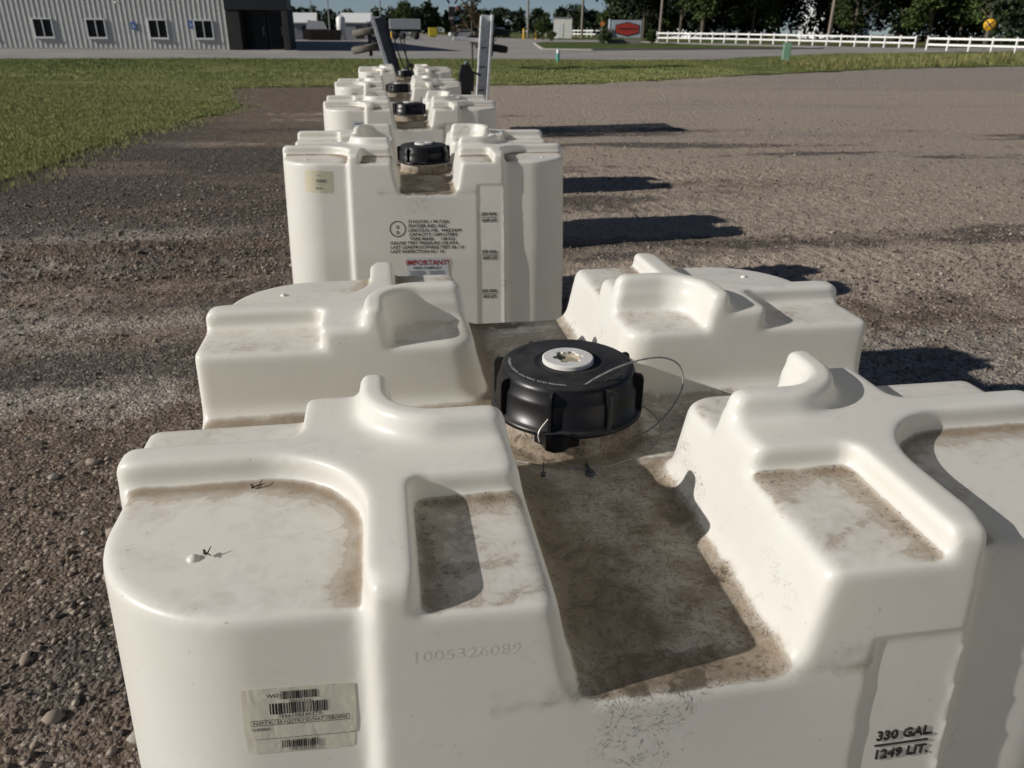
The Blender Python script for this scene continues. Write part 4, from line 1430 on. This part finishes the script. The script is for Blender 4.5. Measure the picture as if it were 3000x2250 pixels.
M_YEL = plain('yellow_sign_face', (.62, .33, .012), .5, var=.05)
M_ORG = plain('orange_sign_face', (.42, .13, .03), .5)
rr = empty('railroad_sign', (50.9, 63.4, Tz(50.9, 63.4)), R(-42))
tag(rr, 'round yellow warning sign with black cross before the trees at right', 'sign')
MB().tube([(0, 0, 0), (0, 0, 2.3)], .035, 8).build('post', M_GPOLE, rr)
MB().lathe([(0, -.01), (.46, -.01), (.46, .01), (0, .01)], 32, (0, -.05, 2.16), Matrix.Rotation(R(90), 4, 'X')).build('disc', M_YEL, rr)
for a in (45, -45): MB().box((0, -.07, 2.16), (.86, .012, .10), 0, Matrix.Rotation(R(a), 4, 'Y')).build('cross_bar', M_SBLK, rr)
for s_ in (-1, 1): link('letter', None or (lambda vf: (lambda me: (me.from_pydata([(p[0] + s_ * .27, -.068, 2.09 + p[1]) for p in vf[0]], [], vf[1]), me.update(), me.materials.append(M_SBLK), me)[-1])(bpy.data.meshes.new('letter')))(text2d('R', .22, 'CENTER', .02)), None, rr)
dg_ = empty('diamond_sign', (34.5, 127.0, Tz(34.5, 127)), R(-15))
tag(dg_, 'small orange diamond road sign in front of the dark trees', 'sign')
MB().tube([(0, 0, 0), (0, 0, 2.2)], .05, 6).build('post', M_GPOLE, dg_)
MB().box((0, -.07, 2.1), (.62, .02, .62), 0, Matrix.Rotation(R(45), 4, 'Y')).build('plate', M_ORG, dg_)

# tall dark pylon sign with a ring on top
py = empty('pylon_sign', (16.6, 185.5, Tz(16.6, 185.5)), R(-6))
py.scale = (.8, .8, .74)
tag(py, 'tall black pylon sign topped by an open ring, far down the road', 'sign')
M_PBLK = plain('pylon_black', (.010, .010, .011), .5)
MB().box((0, 0, 2.8), (.95, .7, 5.6), .03).build('column', M_PBLK, py)
MB().box((-.25, -.02, 6.9), (1.5, .6, 2.5), .03).build('sign_box', M_PBLK, py)
MB().box((1.2, -.05, 5.0), (1.3, .4, .9), .03).build('sign_box', plain('dark_blue_panel', (.05, .09, .17), .5), py)
MB().box((1.2, -.05, 7.7), (1.2, .4, .8), .03).build('sign_box', plain('dull_red_panel', (.22, .08, .08), .5), py)
MB().box((-.3, -.05, 5.1), (1.3, .62, .7), .03).build('sign_box', plain('dull_pink_panel', (.22, .18, .18), .5), py)
rg = [(1.25 * math.cos(a), 0, 10.2 + 1.35 * math.sin(a)) for a in np.linspace(R(-60), R(240), 26)]
MB().tube(rg, .28, 8).build('ring', M_PBLK, py)

# ------------------------------------------------------------------ far yard: sheds, container, trailers, cars
M_WHITE = plain('white_metal', (.70, .71, .70), .5, var=.05)
M_GREYW = plain('grey_wall_metal', (.20, .215, .24), .6, var=.08)
M_BROWN = plain('brown_steel', (.045, .030, .024), .7, var=.3)
M_DARK = plain('dark_underside', (.015, .015, .016), .8)
def shed(x, y, w, d, hw, hr, lab, roof=M_WHITE, wall=M_GREYW, rz=0.0):
    o = empty('shed', (x, y, Tz(x, y) + .06), rz); tag(o, lab, 'shed', 'small sheds in the far left yard')
    MB().box((0, 0, hw / 2), (w, d, hw)).build('wall', wall, o)
    m = MB(); e = .25
    a, b = w / 2 + e, d / 2 + e
    vv = [(-a, -b, hw), (a, -b, hw), (a, b, hw), (-a, b, hw), (-a, 0, hw + hr), (a, 0, hw + hr)]
    vv += [(p[0], p[1], p[2] + .12) for p in vv]
    m.add(vv, [(0, 1, 5, 4), (2, 3, 4, 5), (6, 10, 11, 7), (8, 11, 10, 9), (0, 6, 7, 1), (2, 8, 9, 3), (0, 4, 10, 6), (3, 9, 10, 4), (1, 7, 11, 5), (2, 5, 11, 8)])
    m.build('roof', roof, o)
    MB().box((w * .15, -d / 2 - .03, hw * .42), (w * .25, .06, hw * .8)).build('door', M_DARK, o)
shed(-10.0, 118, 3.6, 4, 2.0, 1.2, 'white-roofed shed right beside the steel building')
shed(-3.0, 132, 4.2, 5, 2.2, 1.3, 'grey shed with white roof behind the white cylinder', rz=R(-6))
cy = empty('vertical_tank', (-5.0, 122, Tz(-5, 122) + .06)); tag(cy, 'white upright cylinder between the two sheds in the far yard', 'tank')
MB().lathe([(0, 0), (.62, 0), (.62, 2.7), (.45, 2.95), (0, 3.05)], 24).build('shell', M_WHITE, cy)
MB().lathe([(0, 3.02), (.2, 3.02), (.2, 3.14), (0, 3.16)], 12).build('lid', M_WHITE, cy)
ct = empty('waste_container', (-6.9, 112, Tz(-6.9, 112) + .06), R(4)); tag(ct, 'dark brown open container with white cover in the far left yard', 'container')
MB().prism([(-2.1, 0), (2.1, 0), (2.3, 1.25), (-2.3, 1.25)], -1.0, 1.0, M=Matrix(((1, 0, 0), (0, 0, 1), (0, 1, 0))).to_4x4()).build('shell', M_BROWN, ct)
for i in range(5): MB().box((-1.6 + .8 * i, -1.05, .62), (.09, .09, 1.1)).build('rib', M_BROWN, ct)
MB().prism([(-2.2, 1.3), (.5, 1.3), (.1, 2.2), (-1.9, 2.35)], -.9, .9, M=Matrix(((1, 0, 0), (0, 0, 1), (0, 1, 0))).to_4x4()).build('cover', M_WHITE, ct)
cg = empty('cage_trailer', (.35, 118, Tz(.35, 118) + .06)); tag(cg, 'small white framed cage left of the trailer rail, far off', 'trailer')
for x in (-.75, 0, .75):
    for y in (-.6, .6): MB().box((x, y, 1.9), (.14, .10, 2.0)).build('upright', M_WHITE, cg)
for z in (.95, 1.9, 2.85):
    for y in (-.6, .6): MB().box((0, y * 1.1, z), (1.7, .09, .13)).build('rail', M_WHITE, cg)
for x in (-.5, .5): MB().lathe([(0, -.1), (.42, -.1), (.42, .1), (0, .1)], 16, (x, -.7, .42), Matrix.Rotation(R(90), 4, 'X')).build('wheel', M_DARK, cg)
st_ = empty('semi_trailer', (4.2, 128, Tz(4.2, 128) + .06)); tag(st_, 'grey box trailer on dark wheels behind the trailer rails, far off', 'trailer')
MB().box((0, 0, 2.1), (4.6, 2.4, 1.4), .04).build('box', plain('pale_grey_box', (.34, .36, .38), .5), st_)
MB().box((0, 0, 1.25), (4.4, 1.8, .3)).build('chassis', M_DARK, st_)
for x in (-1.5, -.4, 1.6): MB().lathe([(0, -.15), (.5, -.15), (.5, .15), (0, .15)], 16, (x, -1.0, .5), Matrix.Rotation(R(90), 4, 'X')).build('wheel', M_DARK, st_)

M_GLASSC = plain('tinted_car_glass', (.010, .012, .014), .08)
M_LAMP = plain('lamp_lens', (.6, .6, .58), .15)
def car(x, y, rz, col, lab, L=4.6, W=1.85, H=1.65, van=False):
    o = empty('car', (x, y, Tz(x, y) + .06), rz); tag(o, lab, 'car')
    m = plain('car_paint', col, .25, .3)
    MY = Matrix(((1, 0, 0), (0, 0, 1), (0, 1, 0))).to_4x4()
    h = L / 2
    body = [(-h, .45), (-h + .1, .95), (-h * .55, 1.02), (-h * .30, H - .08), (h * .55, H), (h * .92, 1.05), (h, .95), (h, .40), (h * .75, .32), (-h * .8, .32)]
    MB().prism(body, -W / 2, W / 2, M=MY).build('body', m, o)
    gl = [(-h * .50, 1.04), (-h * .28, H - .16), (h * .50, H - .08), (h * .80, 1.06)]
    MB().prism(gl, -W / 2 - .012, W / 2 + .012, M=MY).build('side_window', M_GLASSC, o)
    ws = MB().add([(-h * .56, -W / 2 + .12, 1.03), (-h * .56, W / 2 - .12, 1.03), (-h * .315, W / 2 - .2, H - .10), (-h * .315, -W / 2 + .2, H - .10)], [(0, 1, 2, 3)])
    ws = MB(); ws.add([(-h * .57, -W / 2 + .12, 1.04), (-h * .57, W / 2 - .12, 1.04), (-h * .325, W / 2 - .2, H - .10), (-h * .325, -W / 2 + .2, H - .10)], [(0, 1, 2, 3)])
    ws.build('windscreen', M_GLASSC, o)
    for s_ in (-1, 1):
        MB().box((-h - .005, s_ * W * .36, .78), (.05, .32, .18), .02).build('headlight', M_LAMP, o)
        for xx in (-h * .62, h * .60):
            MB().lathe([(0, -.11), (.20, -.12), (.34, -.10), (.34, .10), (.20, .12), (0, .11)], 18, (xx, s_ * (W / 2 - .08), .34), Matrix.Rotation(R(90), 4, 'X')).build('wheel', M_DARK, o)
car(5.9, 160, R(78), (.20, .22, .24), 'silver car coming up the road, seen head-on between the rails')
car(14.8, 147.5, R(8), (.70, .70, .70), 'white car seen beyond the road, left of the bright rail', H=1.45)
car(22.5, 158, R(60), (.05, .06, .09), 'dark blue vehicle right of the bright rail, far off', H=1.75)
M_BOLL = plain('yellow_bollard_paint', (.62, .36, .02), .5)
for (x, y, lab) in ((2.6, 152, 'yellow bollard just right of the left trailer rail'), (23.2, 132.7, 'yellow bollard right of the tyres, left one of the pair'),
                    (23.9, 125.7, 'yellow bollard right of the tyres, right one of the pair')):
    b_ = empty('bollard', (x, y, Tz(x, y) + .04)); tag(b_, lab, 'bollard', 'yellow bollards along the far road')
    MB().tube([(0, 0, 0), (0, 0, 1.45)], .17, 10).lathe([(.17, 1.45), (.12, 1.53), (0, 1.57)], 10).build('tube', M_BOLL, b_)
    MB().lathe([(.175, 1.0), (.178, 1.0), (.178, 1.12), (.175, 1.12)], 10).build('band', M_TRIM, b_)
wb = empty('box_building', (29.6, 133, Tz(29.6, 133)), R(-12)); tag(wb, 'small plain white box building left of the dark trees', 'building')
MB().box((0, 0, 1.5), (2.9, 4.0, 3.0)).build('wall', plain('cream_wall', (.66, .66, .62), .6), wb)
MB().box((0, 0, 3.06), (3.1, 4.2, .12)).build('roof', M_GREYW, wb)
MB().box((-.35, -2.02, 1.2), (.9, .04, 2.2)).build('door', M_TRIM, wb)
ybx = MB().box((0, 0, 0), (1.7, 1.2, 1.5), .05).box((0, 0, -.9), (1.3, .9, .4)).build('yellow_hopper', plain('yellow_machine_paint', (.52, .42, .03), .5), None, (11.5, 175, Tz(11.5, 175) + 1.1))
tag(ybx, 'yellow box-shaped machine on the far roadside', 'machine')

# grain bins behind the trees
M_BIN = plain('galvanised_bin_steel', (.56, .58, .60), .45, .3, var=.1)
for (x, y, r, lab) in ((66, 165, 6.0, 'pale round grain bin showing through the trees, nearer the middle'), (92, 160, 7.0, 'pale round grain bin showing above the trees at right')):
    b_ = empty('grain_bin', (x, y, Tz(x, y))); tag(b_, lab, 'grain bin', 'grain bins behind the trees')
    pf = []
    for i in range(24): pf += [(r, i * .45), (r + .05, i * .45 + .2)]
    MB().lathe([(r, 0)] + pf, 40).build('shell', M_BIN, b_)
    MB().lathe([(r + .15, 10.8), (.6, 14), (0, 14)], 40).build('roof', M_BIN, b_)

# ------------------------------------------------------------------ trees
def mat_leaf(name, a, b, c):
    t = NT(name)
    k = t.attr('tint')
    oi = t.n('ShaderNodeObjectInfo')
    col = t.mix(t.ramp(k, .05, .6), a, b)
    col = t.mix(t.ramp(k, .80, .98), col, c)
    hs = t.n('ShaderNodeHueSaturation')
    t.put(hs.inputs['Value'], t.ramp(oi.outputs['Random'], 0, 1, .75, 1.2))
    t.l(col, hs.inputs['Color'])
    t.set(color=hs.outputs[0], rough=.65, spec=.25)
    return t.m
M_LEAF = mat_leaf('deciduous_leaves', (.020, .032, .009), (.046, .068, .017), (.105, .130, .034))
M_LEAFD = mat_leaf('dark_conifer_leaves', (.008, .014, .006), (.017, .028, .010), (.035, .050, .016))
M_LEAFA = mat_leaf('autumn_leaves', (.060, .045, .022), (.105, .070, .030), (.14, .085, .03))
M_BARK = plain('tree_bark', (.085, .068, .052), .9, var=.3, scale=6, bump=.5)
def crown_mesh(name, seed, blobs, n, leaf, mat, flat=.6):
    r_ = np.random.default_rng(seed)
    wts = np.array([b[3] ** 2 for b in blobs]); wts = wts / wts.sum()
    P, Tn = [], []
    for b, w in zip(blobs, wts):
        m = int(n * w)
        d = r_.standard_normal((m, 3)); d /= np.linalg.norm(d, axis=1)[:, None]
        rad = b[3] * (r_.random(m) ** .45)
        lump = 1 + .28 * np.sin(d[:, 0] * 5 + b[0]) * np.cos(d[:, 2] * 4 + d[:, 1] * 3)
        p = np.array(b[:3]) + d * (rad * lump)[:, None] * np.array([1, 1, b[4] if len(b) > 4 else .85])
        P.append(p)
        cl = np.floor(p / (b[3] * .35)).astype(int)
        Tn.append(_perm[cl[:, 0] & 255, (cl[:, 1] * 7 + cl[:, 2] * 13) & 255] * .6 + .4 * r_.random(m))
    P = np.concatenate(P); tint = np.concatenate(Tn)
    m = len(P)
    a = r_.standard_normal((m, 3)); a /= np.linalg.norm(a, axis=1)[:, None]
    b = np.cross(a, r_.standard_normal((m, 3))); b /= np.linalg.norm(b, axis=1)[:, None]
    sz = leaf * r_.uniform(.5, 1.2, m)[:, None]
    V = np.stack([P - a * sz, P + b * sz * flat, P + a * sz, P - b * sz * flat], 1).reshape(-1, 3)
    F = np.arange(m * 4).reshape(-1, 4)
    me = npmesh(name, V, F, False)
    at = me.attributes.new('tint', 'FLOAT', 'POINT'); at.data.foreach_set('value', np.repeat(tint, 4).astype(np.float32))
    me.materials.append(mat)
    return me
def trunk_mesh(name, seed, h, r, limbs):
    r_ = random.Random(seed)
    m = MB().tube([(0, 0, -.2), (.05, .02, h * .3), (-.05, .05, h * .65), (.05, 0, h)], [r * 1.25, r, r * .7, r * .3], 9)
    for i in range(limbs):
        z0 = h * (.28 + .6 * i / limbs); a = r_.uniform(0, 6.28); L = h * r_.uniform(.22, .36)
        m.tube([(0, 0, z0), (math.cos(a) * L * .5, math.sin(a) * L * .5, z0 + L * .45), (math.cos(a) * L, math.sin(a) * L, z0 + L * .75)], [r * .45, r * .3, r * .1], 6)
    return m.mesh(name, M_BARK)
def blobs_round(seed, h, w, n=9, low=.25):
    r_ = random.Random(seed)
    out = [(0, 0, h * .62, w * .42)]
    for i in range(n):
        a = 2 * math.pi * i / n + r_.uniform(-.3, .3); q = r_.uniform(.25, .5) * w
        z = h * r_.uniform(low + .08, .85)
        out.append((math.cos(a) * q * .75, math.sin(a) * q * .75, z, w * r_.uniform(.17, .26)))
    out.append((0, 0, h * .88, w * .22))
    return out
crA = crown_mesh('crown', 1, blobs_round(1, 12, 8.5, 12, .12), 7000, .26, M_LEAF); tkA = trunk_mesh('trunk', 1, 9, .22, 7)
crB = crown_mesh('crown', 2, blobs_round(2, 11, 7.5, 11, .10), 6500, .24, M_LEAFD); tkB = trunk_mesh('trunk', 2, 8.5, .20, 6)
crC = crown_mesh('crown', 3, blobs_round(3, 13, 9, 12, .22), 7500, .26, M_LEAF); tkC = trunk_mesh('trunk', 3, 9.5, .26, 7)
crS = crown_mesh('crown', 4, blobs_round(4, 2.4, 2.6, 7, .05), 1800, .14, M_LEAF); tkS = trunk_mesh('trunk', 4, 1.6, .06, 5)
def tree(x, y, cr, tk, s, rz, lab, grp, name='tree'):
    o = empty(name, (x, y, Tz(x, y)), rz)
    o.scale = (s, s, s)
    tag(o, lab, 'tree' if name != 'bush' else 'bush', grp)
    link('trunk', tk, None, o); link('crown', cr, None, o)
    return o
names_ = ['leftmost tree of the dark row, its edge against the sky', 'tree of the dark row directly behind the small fence', 'tree of the dark row just left of the stone-based sign',
          'tree of the dark row right above the stone-based sign', 'brighter green tree just right of the stone-based sign', 'tree of the dark row behind the left end of the long fence',
          'tree of the dark row behind the first third of the long fence', 'tree of the dark row left of the gap with the pale bin', 'tree of the dark row right of the gap with the pale bin',
          'tree of the dark row left of the thick pole', 'tree of the dark row right behind the thick pole', 'tree of the dark row behind the right third of the long fence',
          'tree of the dark row behind the right end of the long fence', 'tree of the dark row above the gap between the fences', 'large tree with hanging boughs left of the yellow round sign',
          'large tree directly behind the yellow round sign', 'large tree at the right edge of the picture']
us = [1292, 1335, 1365, 1400, 1440, 1480, 1530, 1575, 1665, 1710, 1790, 1845, 1900, 1950, 2035, 2120, 2205]
r_ = random.Random(12)
for i, u in enumerate(us):
    ang = YAW + math.atan((u - 1106) / 1669.0 / math.cos(PITCH))
    Dd = [138, 126, 132, 124, 118, 128, 122, 130, 126, 118, 124, 118, 122, 114, 100, 96, 92][i]
    cr, tk = [(crA, tkA), (crB, tkB), (crC, tkC)][[0, 1, 0, 1, 2, 1, 0, 1, 1, 0, 1, 0, 1, 2, 2, 2, 0][i]]
    tree(CAM[0] + Dd * math.sin(ang), CAM[1] + Dd * math.cos(ang), cr, tk, r_.uniform(.92, 1.12) * (.85 if i == 0 else 1), r_.uniform(0, 6.28), names_[i], 'row of dark trees along the right')
# understorey and backing rows: a dense thicket that reads as one mass
def thicket(name, pts, leaf, n, mat, lab):
    bl = []
    rr_ = random.Random(3)
    for (x, y, h) in pts:
        for k in range(3):
            bl.append((x + rr_.uniform(-2, 2), y + rr_.uniform(-2, 2), Tz(x, y) + h * (.25 + .28 * k), h * rr_.uniform(.24, .34)))
    o = link(name, crown_mesh(name, 9, bl, n, leaf, mat))
    return tag(o, lab, 'thicket', kind='stuff')
pts = []
for u in range(1285, 2330, 22):
    ang = YAW + math.atan((u - 1106) / 1669.0 / math.cos(PITCH)); Dd = 136 + r_.uniform(-3, 6) - (24 if u > 1980 else 0)
    if 1590 < u < 1650 or 1725 < u < 1775: continue
    pts.append((CAM[0] + Dd * math.sin(ang), CAM[1] + Dd * math.cos(ang), r_.uniform(8.0, 13.0)))
thicket('thicket', pts, .42, 42000, M_LEAFD, 'dense dark thicket filling in behind the row of trees')
pts = [(x, 300 + 20 * math.sin(x), r_.uniform(6, 9.5) * (1.0 if x > 0 else .8)) for x in np.arange(-40, 120, 2.2)]
thicket('woodland', pts, .8, 24000, M_LEAFD, 'low far-off line of woodland along the horizon')
tree(7.0, 210, crC, tkC, .62, 1.0, 'round dark tree on the skyline, taller of two right of the left rail', 'skyline trees')
tree(10.2, 214, crB, tkB, .60, 2.0, 'dark tree on the skyline, shorter of two right of the left rail', 'skyline trees')
tree(-15.0, 215, crB, tkB, .62, .5, 'small dark tree on the skyline above the shed', 'skyline trees')
tree(23.4, 118, crS, tkS, 1.25, 0.3, 'low round green bush left of the small white building', 'bushes by the far road', 'bush')
tree(22.3, 107, crS, tkS, .55, 2.3, 'small bush on the grass island left of the sign', 'bushes by the far road', 'bush')
tree(23.6, 85.6, crS, tkS, .62, 1.3, 'narrow dark shrub at the left end of the stone-based sign', 'bushes by the far road', 'bush')
tree(28.6, 85.4, crS, tkS, .62, 4.3, 'narrow dark shrub at the right end of the stone-based sign', 'bushes by the far road', 'bush')
# young tree with thin brown foliage near the road
bs = []
for i in range(34):
    z = 1.15 + 4.2 * r_.random(); q = 1.05 * (1 - abs(z - 2.0) / 5.5) * r_.random() ** .7
    a = r_.uniform(0, 6.28)
    bs.append((math.cos(a) * q, math.sin(a) * q, z, r_.uniform(.20, .42)))
crY = crown_mesh('crown', 21, bs, 4200, .062, M_LEAFA)
my = MB().tube([(0, 0, -.1), (.02, 0, 1.2), (-.02, 0, 3.0), (.03, 0, 5.4)], [.045, .04, .028, .010], 8)
for i in range(14):
    z0 = 1.2 + .28 * i; a = i * 2.4; L = .85 - .04 * i
    my.tube([(0, 0, z0), (math.cos(a) * L * .5, math.sin(a) * L * .5, z0 + L * .6), (math.cos(a) * L * .8, math.sin(a) * L * .8, z0 + L * 1.2)], [.016, .010, .004], 5)
tree(3.96, 36.4, crY, my.mesh('trunk', M_BARK), 1.0, 0, 'thin young tree with sparse brown leaves behind the bright steel rail', None)
